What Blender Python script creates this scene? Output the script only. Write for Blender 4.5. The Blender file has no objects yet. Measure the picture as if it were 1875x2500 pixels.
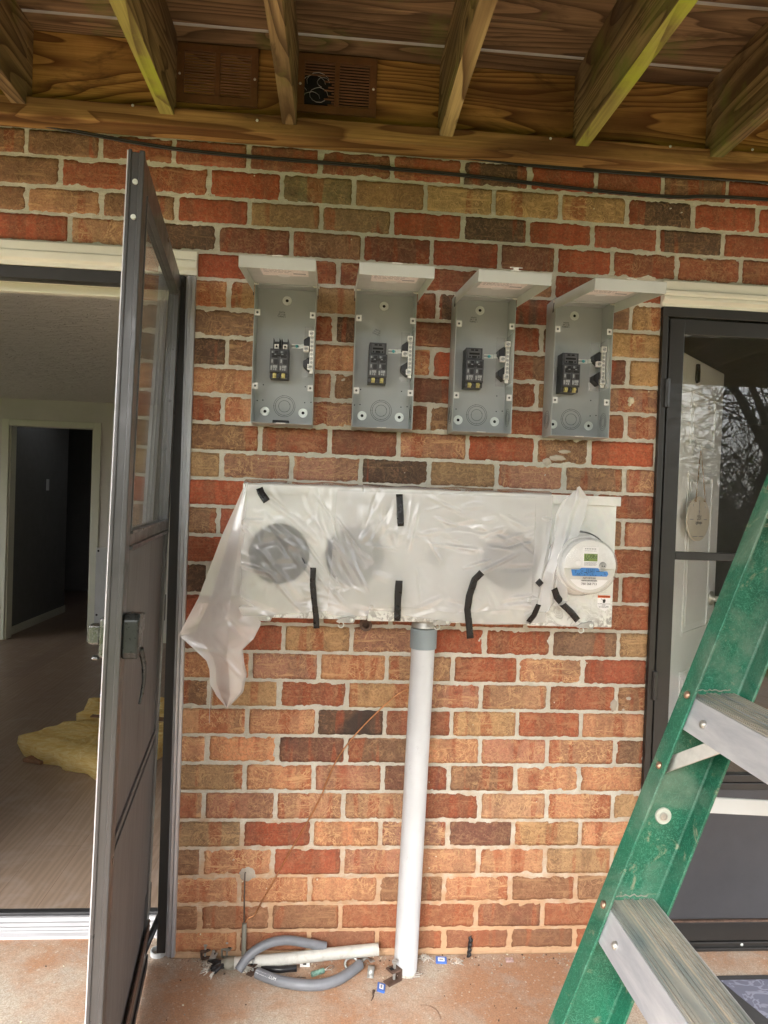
import bpy, bmesh, math, random
from mathutils import Vector, Matrix, noise
random.seed(7)
sc = bpy.context.scene
COL = sc.collection
R = math.radians
# ------------------------------------------------------------------ camera
CAM = Vector((0.4174186, -2.07555745, 1.35123348)); FPX = 1733.0
def cam_axes(yaw, pit, rol):
    cy, sy, cp, sp, cr, sr = math.cos(yaw), math.sin(yaw), math.cos(pit), math.sin(pit), math.cos(rol), math.sin(rol)
    f = Vector((sy*cp, cy*cp, sp)); r = Vector((cy, -sy, 0)); u = r.cross(f)
    return cr*r+sr*u, -sr*r+cr*u, f
CR, CU, CF = cam_axes(R(4.46978815), R(-0.94737711), R(2.05534764))
cd = bpy.data.cameras.new("camera"); cam = bpy.data.objects.new("camera", cd); COL.objects.link(cam)
cam.matrix_world = Matrix(((CR.x, CU.x, -CF.x, CAM.x), (CR.y, CU.y, -CF.y, CAM.y), (CR.z, CU.z, -CF.z, CAM.z), (0, 0, 0, 1)))
cd.sensor_fit = 'HORIZONTAL'; cd.sensor_width = 36.0; cd.lens = 36.0*FPX/1875.0
cd.clip_start = 0.02; cd.clip_end = 200
sc.camera = cam
# ------------------------------------------------------------------ world, sun, exposure
SUN_EL, SUN_AZ = 38, 200
w = bpy.data.worlds.new("World"); sc.world = w; w.use_nodes = True
nt = w.node_tree; nt.nodes.clear()
sky = nt.nodes.new('ShaderNodeTexSky'); sky.sky_type = 'NISHITA'; sky.sun_disc = False
sky.sun_elevation = R(SUN_EL); sky.sun_rotation = R(SUN_AZ); sky.air_density = 1.0; sky.dust_density = 3.0; sky.ozone_density = 1.0
hs = nt.nodes.new('ShaderNodeHueSaturation'); hs.inputs['Saturation'].default_value = 0.22
bg = nt.nodes.new('ShaderNodeBackground'); bg.inputs[1].default_value = 0.15
wo = nt.nodes.new('ShaderNodeOutputWorld')
nt.links.new(sky.outputs[0], hs.inputs['Color']); nt.links.new(hs.outputs[0], bg.inputs[0]); nt.links.new(bg.outputs[0], wo.inputs[0])
sd = bpy.data.lights.new("sun", 'SUN'); sd.energy = 1.5; sd.angle = R(35); sd.color = (1.0, 0.96, 0.9)
sun = bpy.data.objects.new("sun", sd); COL.objects.link(sun)
az = R(SUN_AZ); el = R(SUN_EL)
sdir = Vector((math.sin(az)*math.cos(el), math.cos(az)*math.cos(el), math.sin(el)))
sun.rotation_euler = sdir.to_track_quat('Z', 'Y').to_euler()
sc.view_settings.view_transform = 'Standard'; sc.view_settings.look = 'None'
sc.view_settings.gamma = 1; sc.view_settings.exposure = 2.92
sc.render.engine = 'CYCLES'
sc.cycles.max_bounces = 10; sc.cycles.transparent_max_bounces = 24; sc.cycles.diffuse_bounces = 5

# layout helpers: where a sight line meets a real plane of the place
def ray(x, y): return CF + CR*((x-937.5)/FPX) + CU*((1250-y)/FPX)
def U(x, y, Y=0.0):
    d = ray(x, y); return CAM + d*((Y-CAM.y)/d.y)
def G(x, y, Z=0.0):
    d = ray(x, y); return CAM + d*((Z-CAM.z)/d.z)
DS = 1/.8848
def D(x, y, Y=0.0): return U(x*DS, y*DS, Y)

# ------------------------------------------------------------------ mesh helpers
class MB:
    def __init__(s): s.b = bmesh.new(); s.mi = 0
    def _f(s, vs):
        try:
            f = s.b.faces.new(vs); f.material_index = s.mi; return f
        except ValueError: return None
    def box(s, x0, x1, y0, y1, z0, z1, M=None):
        P = [(x0,y0,z0),(x1,y0,z0),(x1,y1,z0),(x0,y1,z0),(x0,y0,z1),(x1,y0,z1),(x1,y1,z1),(x0,y1,z1)]
        v = [s.b.verts.new(M @ Vector(p) if M else p) for p in P]
        for q in ((0,3,2,1),(4,5,6,7),(0,1,5,4),(1,2,6,5),(2,3,7,6),(3,0,4,7)): s._f([v[i] for i in q])
        return s
    def bar(s, a, b, w, h, up=(0,0,1)):
        a = Vector(a); b = Vector(b); d = b-a; L = d.length; d.normalize(); up = Vector(up)
        x = d.cross(up).normalized(); z = x.cross(d).normalized()
        M = Matrix(((x.x,d.x,z.x,a.x),(x.y,d.y,z.y,a.y),(x.z,d.z,z.z,a.z),(0,0,0,1)))
        return s.box(-w/2, w/2, 0, L, -h/2, h/2, M)
    def tube(s, pts, r, n=8, caps=True):
        pts = [Vector(p) for p in pts]; rings = []; prev = None
        for i, p in enumerate(pts):
            d = (pts[min(i+1, len(pts)-1)]-pts[max(i-1, 0)]).normalized()
            if prev is None:
                a = Vector((0,0,1)) if abs(d.z) < .9 else Vector((1,0,0)); x = d.cross(a).normalized()
            else: x = (prev - d*prev.dot(d)).normalized()
            prev = x; y = d.cross(x); rr = r[i] if isinstance(r, (list, tuple)) else r
            rings.append([s.b.verts.new(p + (x*math.cos(t)+y*math.sin(t))*rr) for t in [2*math.pi*k/n for k in range(n)]])
        for a, b in zip(rings, rings[1:]):
            for k in range(n): s._f([a[k], a[(k+1)%n], b[(k+1)%n], b[k]])
        if caps: s._f(rings[0][::-1]); s._f(rings[-1])
        return s
    def lathe(s, c, prof, n=40, axis='Y'):
        # prof: (radius, along) ; axis Y: along is -Y (towards the viewer), Z: along is +Z
        c = Vector(c); rings = []
        for r, h in prof:
            ring = []
            for k in range(n):
                t = 2*math.pi*k/n
                q = Vector((r*math.cos(t), -h, r*math.sin(t))) if axis == 'Y' else Vector((r*math.cos(t), r*math.sin(t), h))
                ring.append(s.b.verts.new(c+q))
            rings.append(ring)
        for a, b in zip(rings, rings[1:]):
            for k in range(n): s._f([a[k], a[(k+1)%n], b[(k+1)%n], b[k]])
        return s
    def prism(s, poly, y0, y1, plane='XZ'):
        def P(a, b, h): return (a, h, b) if plane == 'XZ' else ((a, b, h) if plane == 'XY' else (h, a, b))
        A = [s.b.verts.new(P(a, b, y0)) for a, b in poly]; B = [s.b.verts.new(P(a, b, y1)) for a, b in poly]
        s._f(A); s._f(B[::-1])
        for i in range(len(poly)): j = (i+1) % len(poly); s._f([A[i], B[i], B[j], A[j]])
        return s
    def grid(s, rows):
        V = [[s.b.verts.new(p) for p in r] for r in rows]
        for a, b in zip(V, V[1:]):
            for k in range(len(a)-1): s._f([a[k], a[k+1], b[k+1], b[k]])
        return V
    def build(s, name, mats, parent=None, smooth=False, bevel=0, auto=False, solid=0, sub=0, local=False, recalc=True):
        if recalc: bmesh.ops.recalc_face_normals(s.b, faces=s.b.faces)
        me = bpy.data.meshes.new(name); s.b.to_mesh(me); s.b.free()
        for m in (mats if isinstance(mats, (list, tuple)) else [mats]): me.materials.append(m)
        o = bpy.data.objects.new(name, me); COL.objects.link(o)
        if smooth: me.polygons.foreach_set('use_smooth', [True]*len(me.polygons))
        if auto:
            me.polygons.foreach_set('use_smooth', [True]*len(me.polygons)); me.set_sharp_from_angle(angle=R(38))
        if solid:
            m = o.modifiers.new('solid', 'SOLIDIFY'); m.thickness = solid; m.offset = 0
        if bevel:
            m = o.modifiers.new('bevel', 'BEVEL'); m.width = bevel; m.segments = 2; m.limit_method = 'ANGLE'; m.angle_limit = R(40)
        if sub:
            m = o.modifiers.new('sub', 'SUBSURF'); m.levels = sub; m.render_levels = sub
        if parent:
            o.parent = parent
            if not local: o.matrix_parent_inverse = parent_world(parent).inverted()
        if name in SPLIT: split(o)
        return o
def split(o):
    # one object per loose piece (each nail, rivet, hinge is a part of its own)
    me = o.data; n = len(me.vertices); par = list(range(n))
    def find(a):
        while par[a] != a: par[a] = par[par[a]]; a = par[a]
        return a
    for e in me.edges:
        a, b = find(e.vertices[0]), find(e.vertices[1])
        if a != b: par[a] = b
    roots = sorted({find(i) for i in range(n)})
    for r0 in roots[1:]:
        b = bmesh.new(); b.from_mesh(me); b.verts.ensure_lookup_table()
        bmesh.ops.delete(b, geom=[b.verts[i] for i in range(n) if find(i) != r0], context='VERTS')
        m2 = bpy.data.meshes.new(o.name); b.to_mesh(m2); b.free()
        for mt in me.materials: m2.materials.append(mt)
        c = o.copy(); c.data = m2; COL.objects.link(c)
    b = bmesh.new(); b.from_mesh(me); b.verts.ensure_lookup_table()
    bmesh.ops.delete(b, geom=[b.verts[i] for i in range(n) if find(i) != roots[0]], context='VERTS'); b.to_mesh(me); b.free()
    return o
SPLIT = {'hinge_pin', 'bar_stand', 'apron_rivet', 'flange_rivet', 'nail_head', 'bolt_head', 'hinge', 'lid_stay', 'screw', 'sill_screw', 'rubber_foot', 'port_eyes', 'deck_post', 'screw_hole', 'glazing_bead', 'lower_rail', 'door_casing', 'baseboard', 'leads', 'lighthouse_marks'}
def parent_world(p):
    M = Matrix.LocRotScale(p.location, p.rotation_euler, p.scale)
    if p.parent: M = parent_world(p.parent) @ p.matrix_parent_inverse @ M
    return M
def tag(o, label=None, cat=None, group=None, kind=None):
    for k, v in (('label', label), ('category', cat), ('group', group), ('kind', kind)):
        if v: o[k] = v
    return o
def thing(name, label, cat, loc=(0,0,0), rot=(0,0,0), group=None):
    o = bpy.data.objects.new(name, None); o.empty_display_size = .05; COL.objects.link(o)
    o.location = loc; o.rotation_euler = rot
    return tag(o, label, cat, group)
def text(s, size, loc, parent, m, name='lettering', rot=(R(90), 0, 0), align='CENTER', local=False, sx=1.0, shear=0.0):
    c = bpy.data.curves.new('t', 'FONT'); c.body = s; c.size = size; c.extrude = 0.00015; c.align_x = align; c.shear = shear
    c.align_y = 'CENTER'
    t = bpy.data.objects.new('t', c); COL.objects.link(t)
    dg = bpy.context.evaluated_depsgraph_get(); me = bpy.data.meshes.new_from_object(t.evaluated_get(dg))
    bpy.data.objects.remove(t); me.materials.clear(); me.materials.append(m)
    o = bpy.data.objects.new(name, me); COL.objects.link(o); o.location = loc; o.rotation_euler = rot; o.scale = (sx, 1, 1)
    if parent:
        o.parent = parent
        if not local: o.matrix_parent_inverse = parent_world(parent).inverted()
    return o

# ------------------------------------------------------------------ material helpers
class NT:
    def __init__(s, name):
        s.m = bpy.data.materials.new(name); s.m.use_nodes = True; s.t = s.m.node_tree; s.t.nodes.clear()
        s.out = s.n('ShaderNodeOutputMaterial'); s.p = s.n('ShaderNodeBsdfPrincipled'); s.l(s.p.outputs[0], s.out.inputs[0])
    def n(s, t, **k):
        o = s.t.nodes.new(t)
        for a, b in k.items(): setattr(o, a, b)
        return o
    def l(s, a, b): s.t.links.new(a, b)
    def co(s, scale=(1,1,1), which='Object', rot=(0,0,0)):
        tc = s.n('ShaderNodeTexCoord'); mp = s.n('ShaderNodeMapping'); mp.inputs['Scale'].default_value = scale; mp.inputs['Rotation'].default_value = rot
        s.l(tc.outputs[which], mp.inputs[0]); return mp.outputs[0]
    def noise(s, vec, scale, detail=4, rough=.55, dist=0, out=0):
        o = s.n('ShaderNodeTexNoise'); o.inputs['Scale'].default_value = scale; o.inputs['Detail'].default_value = detail
        o.inputs['Roughness'].default_value = rough; o.inputs['Distortion'].default_value = dist
        if vec is not None: s.l(vec, o.inputs['Vector'])
        return o.outputs[out]
    def vor(s, vec, scale, feature='F1', out='Distance', rnd=1):
        o = s.n('ShaderNodeTexVoronoi'); o.feature = feature; o.inputs['Scale'].default_value = scale; o.inputs['Randomness'].default_value = rnd
        s.l(vec, o.inputs['Vector']); return o.outputs[out]
    def ramp(s, fac, a, b, ca=0.0, cb=1.0):
        o = s.n('ShaderNodeMapRange'); o.inputs[1].default_value = a; o.inputs[2].default_value = b; o.inputs[3].default_value = ca; o.inputs[4].default_value = cb
        s.l(fac, o.inputs[0]); return o.outputs[0]
    def fres(s, ior):
        fr = s.n('ShaderNodeFresnel'); g = s.n('ShaderNodeNewGeometry'); m = s.n('ShaderNodeMapRange'); m.inputs[3].default_value = ior; m.inputs[4].default_value = 1/ior
        s.l(g.outputs['Backfacing'], m.inputs[0]); s.l(m.outputs[0], fr.inputs[0]); return fr
    def mix(s, fac, a, b, mode='MIX'):
        o = s.n('ShaderNodeMix'); o.data_type = 'RGBA'; o.blend_type = mode
        for i, v in ((0, fac), (6, a), (7, b)):
            if isinstance(v, (int, float)): o.inputs[i].default_value = v
            elif isinstance(v, tuple): o.inputs[i].default_value = (*v[:3], 1)
            else: s.l(v, o.inputs[i])
        return o.outputs[2]
    def math(s, op, a, b=0.0):
        o = s.n('ShaderNodeMath'); o.operation = op
        for i, v in ((0, a), (1, b)):
            if isinstance(v, (int, float)): o.inputs[i].default_value = v
            else: s.l(v, o.inputs[i])
        return o.outputs[0]
    def bump(s, h, strength=.3, dist=.002, prev=None):
        o = s.n('ShaderNodeBump'); o.inputs['Strength'].default_value = strength; o.inputs['Distance'].default_value = dist
        s.l(h, o.inputs['Height'])
        if prev is not None: s.l(prev, o.inputs['Normal'])
        s.l(o.outputs[0], s.p.inputs['Normal']); return o.outputs[0]
    def set(s, **k):
        for a, v in k.items():
            i = s.p.inputs[a.replace('_', ' ')]
            if isinstance(v, tuple): i.default_value = (*v[:3], 1) if len(v) == 3 else v
            elif isinstance(v, (int, float)): i.default_value = v
            else: s.l(v, i)
        return s
def simple(name, col, rough=.5, metal=0.0, var=.15, vs=8, bump=0.0, bs=60, bd=.001, dirt=None, dirt_amt=.5, ds=5, spec=.5, coat=0):
    t = NT(name); c = t.co(); n = t.noise(c, vs, 5, .6)
    dark = tuple(x*(1-var) for x in col); light = tuple(min(1, x*(1+var)) for x in col)
    k = t.mix(t.ramp(n, .3, .7), dark, light)
    if dirt:
        d = t.noise(c, ds, 7, .7, .6); k = t.mix(t.ramp(d, 1-dirt_amt, 1.05-dirt_amt*.6), k, dirt)
    t.set(Base_Color=k, Roughness=t.ramp(t.noise(c, vs*2.3, 4), .3, .7, max(0, rough-.08), min(1, rough+.1)), Metallic=metal, Specular_IOR_Level=spec, Coat_Weight=coat)
    if bump: t.bump(t.noise(c, bs, 4, .6), bump, bd)
    return t.m

M = {}
# --- brick: colour, streak colour and streak amount come from per-brick attributes
t = NT('brick'); at = t.n('ShaderNodeAttribute', attribute_name='bcol'); a2 = t.n('ShaderNodeAttribute', attribute_name='bpar')
sep = t.n('ShaderNodeSeparateColor'); t.l(a2.outputs['Color'], sep.inputs[0])
tc = t.n('ShaderNodeTexCoord'); ofs = t.n('ShaderNodeVectorMath', operation='MULTIPLY'); t.l(a2.outputs['Color'], ofs.inputs[0]); ofs.inputs[1].default_value = (17, 31, 23)
ad = t.n('ShaderNodeVectorMath', operation='ADD'); t.l(tc.outputs['Object'], ad.inputs[0]); t.l(ofs.outputs[0], ad.inputs[1]); V = ad.outputs[0]
mp = t.n('ShaderNodeMapping'); mp.inputs['Scale'].default_value = (1, 1, .35); t.l(V, mp.inputs[0])
mp.inputs['Scale'].default_value = (1, 1, .12); patch = t.ramp(t.noise(mp.outputs[0], 13, 2, .5, .15), .47, .53)
c = t.mix(t.math('MULTIPLY', patch, .62), at.outputs['Color'], t.mix(.62, at.outputs['Color'], (.16, .085, .05)))
redp = t.ramp(t.noise(mp.outputs[0], 19, 2, .5, .2), .56, .60)
c = t.mix(t.math('MULTIPLY', redp, .6), c, (.36, .075, .032))
fine = t.noise(V, 160, 6, .75)
c = t.mix(t.ramp(fine, .42, .66, 0, .8), c, t.mix(.6, c, (.06, .035, .025))); fl = t.noise(V, 75, 5, .75, .8); c = t.mix(t.ramp(fl, .52, .62, 0, .5), c, t.mix(.5, c, (.56, .30, .17))); fd = t.noise(V, 42, 5, .7, 1.2); c = t.mix(t.ramp(fd, .54, .66, 0, .5), c, t.mix(.55, c, (.09, .05, .035)))
# pressed streaks: thin curved ridges, lighter sand showing
s1 = t.n('ShaderNodeTexNoise'); s1.inputs['Scale'].default_value = 15; s1.inputs['Detail'].default_value = 3; s1.inputs['Distortion'].default_value = 2.2; t.l(V, s1.inputs['Vector'])
band = t.math('ABSOLUTE', t.math('SUBTRACT', s1.outputs[0], .5)); band = t.ramp(band, .006, .030, 1, 0)
s2 = t.noise(V, 23, 2, .5, 3.5); band2 = t.ramp(t.math('ABSOLUTE', t.math('SUBTRACT', s2, .47)), .004, .026, 1, 0)
gate = t.ramp(t.noise(V, 20, 4, .6), .38, .52)
mpa = t.n('ShaderNodeMapping'); mpa.inputs['Rotation'].default_value = (0, R(33), 0); mpa.inputs['Scale'].default_value = (9, 9, 62); t.l(V, mpa.inputs[0])
mpb = t.n('ShaderNodeMapping'); mpb.inputs['Rotation'].default_value = (0, R(-58), 0); mpb.inputs['Scale'].default_value = (8, 8, 70); t.l(V, mpb.inputs[0])
brs = t.math('MAXIMUM', t.ramp(t.noise(mpa.outputs[0], 1, 3, .6, .5), .60, .68), t.ramp(t.noise(mpb.outputs[0], 1, 3, .6, .5), .61, .69))
st = t.math('MAXIMUM', t.math('MULTIPLY', t.math('MAXIMUM', band, band2), gate), t.math('MULTIPLY', brs, .9))
blot = t.ramp(t.noise(V, 55, 5, .7, 1.2), .5, .68)
st = t.math('MAXIMUM', st, t.math('MULTIPLY', blot, .65))
c = t.mix(t.math('MULTIPLY', st, sep.outputs[2]), c, t.mix(.25, (.66, .42, .21), at.outputs['Color']))
crk = t.ramp(t.math('ABSOLUTE', t.math('SUBTRACT', t.noise(V, 26, 5, .7, 1.0), .5)), 0, .006, 1, 0); c = t.mix(t.math('MULTIPLY', crk, .65), c, (.05, .028, .02))
flash = t.ramp(t.noise(V, 7, 2, .5, .4), .57, .66)
c = t.mix(t.math('MULTIPLY', flash, sep.outputs[1]), c, (.06, .045, .038))
pits = t.ramp(t.vor(V, 240), .0, .16, 1, 0); pg = t.ramp(t.noise(V, 30, 2), .5, .6)
c = t.mix(t.math('MULTIPLY', t.math('MULTIPLY', pits, pg), .7), c, (.03, .018, .014))
# red clay dust splashed up from the slab
sx = t.n('ShaderNodeSeparateXYZ'); t.l(tc.outputs['Object'], sx.inputs[0])
spl = t.ramp(sx.outputs['Z'], 0, .35, .45, 0)
c = t.mix(spl, c, (.33, .13, .055))
t.set(Base_Color=c, Roughness=.86, Specular_IOR_Level=.3)
b1 = t.bump(t.noise(V, 110, 6, .7), .55, .0022); b2 = t.bump(st, .5, .0018, b1); t.bump(pits, -.35, .001, b2)
M['brick'] = t.m
t = NT('mortar'); c0 = t.co(); g = t.noise(c0, 260, 5, .8); n2 = t.noise(c0, 18, 5, .6)
c = t.mix(t.ramp(n2, .35, .65), (.53, .505, .425), (.66, .635, .55)); c = t.mix(t.ramp(g, .35, .75, 0, .4), c, (.24, .22, .17))
tc = t.n('ShaderNodeTexCoord'); sx = t.n('ShaderNodeSeparateXYZ'); t.l(tc.outputs['Object'], sx.inputs[0])
zz = t.math('ADD', sx.outputs['Z'], t.ramp(n2, .3, .7, -.15, .15))
c = t.mix(t.ramp(zz, .12, .5, .85, 0), c, (.50, .29, .15))
t.set(Base_Color=c, Roughness=.92, Specular_IOR_Level=.2)
lam = t.co((.6, 1, 9)); b1 = t.bump(t.noise(lam, 22, 3, .6), .6, .004); t.bump(g, .5, .0014, b1); M['mortar'] = t.m

def wood(name, ca, cb, cd_, axis=0, green=0.0, gcol=(.19,.22,.03), stain=.5, rings=20, rough=.8, seed=0.0):
    t = NT(name); tc = t.n('ShaderNodeTexCoord'); oi = t.n('ShaderNodeVectorMath', operation='ADD'); oi.inputs[1].default_value = (seed, seed*.7, seed*.3); t.l(tc.outputs['Object'], oi.inputs[0])
    def cc(*sc3):
        sc3 = list(sc3); mp = t.n('ShaderNodeMapping'); mp.inputs['Scale'].default_value = sc3; t.l(oi.outputs[0], mp.inputs[0]); return mp.outputs[0]
    def st(al, ac): v = [ac]*3; v[axis] = al; return cc(*v)
    kv = t.vor(st(1.7, 4.4), 1.0)
    ring0 = t.noise(st(.55, 5.0), 1.0, 2, .45)
    ring0 = t.math('ADD', ring0, t.ramp(kv, .0, .26, .16, 0))
    fr = t.math('FRACT', t.math('MULTIPLY', ring0, rings)); late = t.ramp(fr, .35, .95, 0, 1); late = t.math('MULTIPLY', late, t.ramp(fr, .95, 1.0, 1, 0))
    c = t.mix(late, cb, ca)
    fib = t.noise(st(2.5, 150), 1.0, 4, .7); c = t.mix(t.ramp(fib, .4, .7, 0, .5), c, cd_)
    big = t.noise(st(1.2, 5), 1.0, 5, .6, .6); c = t.mix(t.ramp(big, .46, .66, 0, stain), c, cd_)
    blk = t.noise(st(3, 9), 1.0, 5, .65, .8); c = t.mix(t.ramp(blk, .58, .68, 0, .6), c, (.03, .016, .008))
    c = t.mix(t.ramp(kv, .035, .06, .9, 0), c, (.04, .017, .008))
    if green:
        gn = t.noise(cc(1.3, 1.3, 1.3), 3.2, 6, .65); c = t.mix(t.ramp(gn, .62-green*.3, .78-green*.25, 0, .85), c, gcol)
    t.set(Base_Color=c, Roughness=rough, Specular_IOR_Level=.3)
    b = t.bump(fib, .3, .001); t.bump(late, .2, .001, b); return t.m
M['ledger'] = wood('ledger_wood', (.14,.056,.014), (.50,.28,.078), (.09,.038,.012), 0, 0, stain=.7, rings=28)
M['strip'] = wood('ledger_strip_wood', (.15,.065,.020), (.43,.25,.09), (.07,.03,.010), 0, 0, stain=.75, rings=17, seed=3.3)
M['joist'] = wood('joist_wood', (.10,.06,.028), (.35,.24,.115), (.06,.036,.018), 1, .30, (.17,.19,.04), .6, 24, seed=1.7)
M['joist_green'] = wood('algae_wood', (.16,.12,.04), (.40,.36,.10), (.10,.07,.025), 1, .55, (.36,.42,.04), .4, 14, seed=5)
M['joist_pale'] = wood('pale_joist_wood', (.13,.07,.03), (.58,.44,.20), (.09,.055,.026), 1, .0, (.15,.17,.03), .3, 16, seed=7)
M['deckboard'] = wood('deck_board_wood', (.11,.066,.036), (.31,.20,.105), (.06,.036,.02), 0, .25, (.15,.18,.045), .7, 22, seed=9)
M['lit_edge'] = simple('lit_board_edge', (.40,.38,.35), .8, var=.2)  # pale colour paints daylight catching board edges at the gaps

t = NT('concrete'); c0 = t.co(); a = t.noise(c0, 3.0, 6, .6, .4); g = t.noise(c0, 220, 4, .8)
c = t.mix(t.ramp(a, .38, .6), (.56, .49, .40), (.48, .26, .15)); c = t.mix(t.ramp(t.noise(c0, 9, 5, .7, .5), .5, .68, 0, .55), c, (.46, .43, .38))
c = t.mix(t.ramp(g, .42, .66, 0, .7), c, (.20, .15, .11)); g2 = t.noise(c0, 70, 5, .75); c = t.mix(t.ramp(g2, .5, .64, 0, .4), c, (.26, .17, .11)); sp = t.vor(c0, 130, out='Color')
c = t.mix(t.ramp(t.noise(c0, 90, 2), .62, .7, 0, .5), c, (.6, .55, .46))
t.set(Base_Color=c, Roughness=.9, Specular_IOR_Level=.25); b = t.bump(g, .5, .0018); t.bump(a, .3, .004, b); M['concrete'] = t.m

t = NT('laminate'); c0 = t.co((1,1,1), rot=(0,0,R(0)))
br = t.n('ShaderNodeTexBrick'); br.inputs['Scale'].default_value = 1; br.inputs['Brick Width'].default_value = 1.2; br.inputs['Row Height'].default_value = .15; br.inputs['Mortar Size'].default_value = .0012
br.inputs['Color1'].default_value = (.28,.205,.16,1); br.inputs['Color2'].default_value = (.33,.245,.185,1); br.inputs['Mortar'].default_value = (.20,.13,.09,1)
rt = t.co((1,1,1), rot=(0,0,R(90))); t.l(rt, br.inputs['Vector'])
wv = t.n('ShaderNodeTexWave'); wv.inputs['Scale'].default_value = 9; wv.inputs['Distortion'].default_value = 12; wv.inputs['Detail'].default_value = 3; t.l(t.co((1.5,.14,1)), wv.inputs['Vector'])
c = t.mix(t.ramp(wv.outputs['Fac'], .1, .9, 0, .35), br.outputs['Color'], (.17,.115,.08))
c = t.mix(t.ramp(t.noise(c0, 7, 6, .7, .8), .5, .7, 0, .35), c, (.42,.36,.33))
t.set(Base_Color=c, Roughness=.42, Specular_IOR_Level=.4); M['laminate'] = t.m

M['white_trim'] = simple('white_trim_paint', (.72,.71,.62), .55, var=.05, bump=.15, bs=25, dirt=(.45,.42,.33), dirt_amt=.36, ds=9)
M['jamb_grey'] = simple('grey_aluminium_jamb', (.42,.43,.46), .38, .6, var=.1, dirt=(.2,.19,.18), dirt_amt=.35, ds=12)
M['dark_metal'] = simple('dark_bronze_metal', (.022,.021,.02), .42, .0, var=.12, dirt=(.06,.055,.05), dirt_amt=.3, ds=14, coat=.1)
M['door_metal'] = simple('storm_door_metal', (.072,.072,.073), .34, .25, var=.08, dirt=(.16,.15,.14), dirt_amt=.3, ds=16, coat=.15)
t = NT('kick_panel_dust'); c0 = t.co((14,14,.8)); n = t.noise(c0, 6, 5, .7); c = t.mix(t.ramp(n, .35, .7), (.078,.073,.072), (.125,.118,.116))
d = t.ramp(t.noise(t.co((10,10,1.5)), 3, 4, .6), .62, .7); c = t.mix(t.math('MULTIPLY', d, .5), c, (.05,.04,.037)); t.set(Base_Color=c, Roughness=.6); M['kick'] = t.m
M['kick_dark'] = simple('charcoal_door_panel', (.05,.05,.055), .5, 0, var=.08, dirt=(.10,.10,.10), dirt_amt=.28, ds=40)
M['black'] = simple('black_plastic', (.012,.012,.014), .4, var=.3)
M['black_flat'] = simple('void_black', (.004,.004,.004), .9)
t = NT('black_tape'); c0 = t.co(); t.set(Base_Color=(.010,.010,.011), Roughness=t.ramp(t.noise(c0, 40, 3), .4, .6, .22, .5), Specular_IOR_Level=.4); t.bump(t.noise(t.co((1,1,3)), 45, 3, .6), .6, .004); M['tape'] = t.m
M['encl'] = simple('grey_powder_coat', (.37,.395,.395), .40, .1, var=.04, bump=.12, bs=420, bd=.0004, spec=.5)
M['encl_lid'] = simple('light_grey_lid_paint', (.50,.52,.50), .42, .1, var=.04, bump=.12, bs=420, bd=.0004)
M['ko'] = simple('knockout_groove', (.10,.105,.105), .6)
M['zinc'] = simple('bright_zinc', (.68,.72,.68), .35, .35, var=.06, vs=60)
M['tab'] = simple('white_painted_tab', (.66,.67,.66), .4, var=.03)
M['silver'] = simple('tinned_metal', (.74,.72,.66), .32, .55, var=.1, vs=90)
M['chrome'] = simple('dulled_chrome', (.16,.165,.16), .25, .8, var=.1, vs=30)
M['gunmetal'] = simple('gunmetal_handle', (.030,.034,.034), .3, .35, var=.1, vs=30)
M['brass'] = simple('brass_screw', (.50,.44,.17), .4, .5, var=.15, vs=90)
M['breaker'] = simple('charcoal_breaker_plastic', (.035,.036,.042), .38, var=.15, vs=40)
M['breaker_mid'] = simple('dark_grey_breaker_face', (.075,.078,.088), .45, var=.15, vs=50)
M['breaker_lab'] = simple('pale_breaker_marking', (.30,.32,.34), .5, var=.4, vs=400)
M['ink'] = simple('black_ink', (.02,.02,.018), .6)
t = NT('clear_film'); t.t.nodes.remove(t.p); tr = t.n('ShaderNodeBsdfTransparent'); df = t.n('ShaderNodeBsdfDiffuse'); df.inputs[0].default_value = (.75,.78,.78,1); gl = t.n('ShaderNodeBsdfGlossy'); gl.inputs['Roughness'].default_value = .15
m1 = t.n('ShaderNodeMixShader'); m1.inputs[0].default_value = .42; t.l(tr.outputs[0], m1.inputs[1]); t.l(df.outputs[0], m1.inputs[2]); m2 = t.n('ShaderNodeMixShader'); fr = t.fres(1.45)
t.l(fr.outputs[0], m2.inputs[0]); t.l(m1.outputs[0], m2.inputs[1]); t.l(gl.outputs[0], m2.inputs[2]); t.l(m2.outputs[0], t.out.inputs[0]); M['film'] = t.m
t = NT('paper_label'); c0 = t.co(); row = t.n('ShaderNodeTexWave'); row.bands_direction = 'Y'; row.inputs['Scale'].default_value = 60; t.l(c0, row.inputs[0]); ch = t.noise(t.co((1.5,.4,1)), 330, 2)
k = t.math('MULTIPLY', t.ramp(row.outputs['Fac'], .5, .7), t.ramp(ch, .48, .55)); k = t.math('MULTIPLY', k, t.ramp(t.noise(c0, 22, 1), .42, .5))
t.set(Base_Color=t.mix(t.math('MULTIPLY', k, .6), (.80,.75,.72), (.35,.33,.33)), Roughness=.7); M['paper'] = t.m
M['blue_paint'] = simple('teal_screw', (.12,.50,.55), .4)
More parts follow.
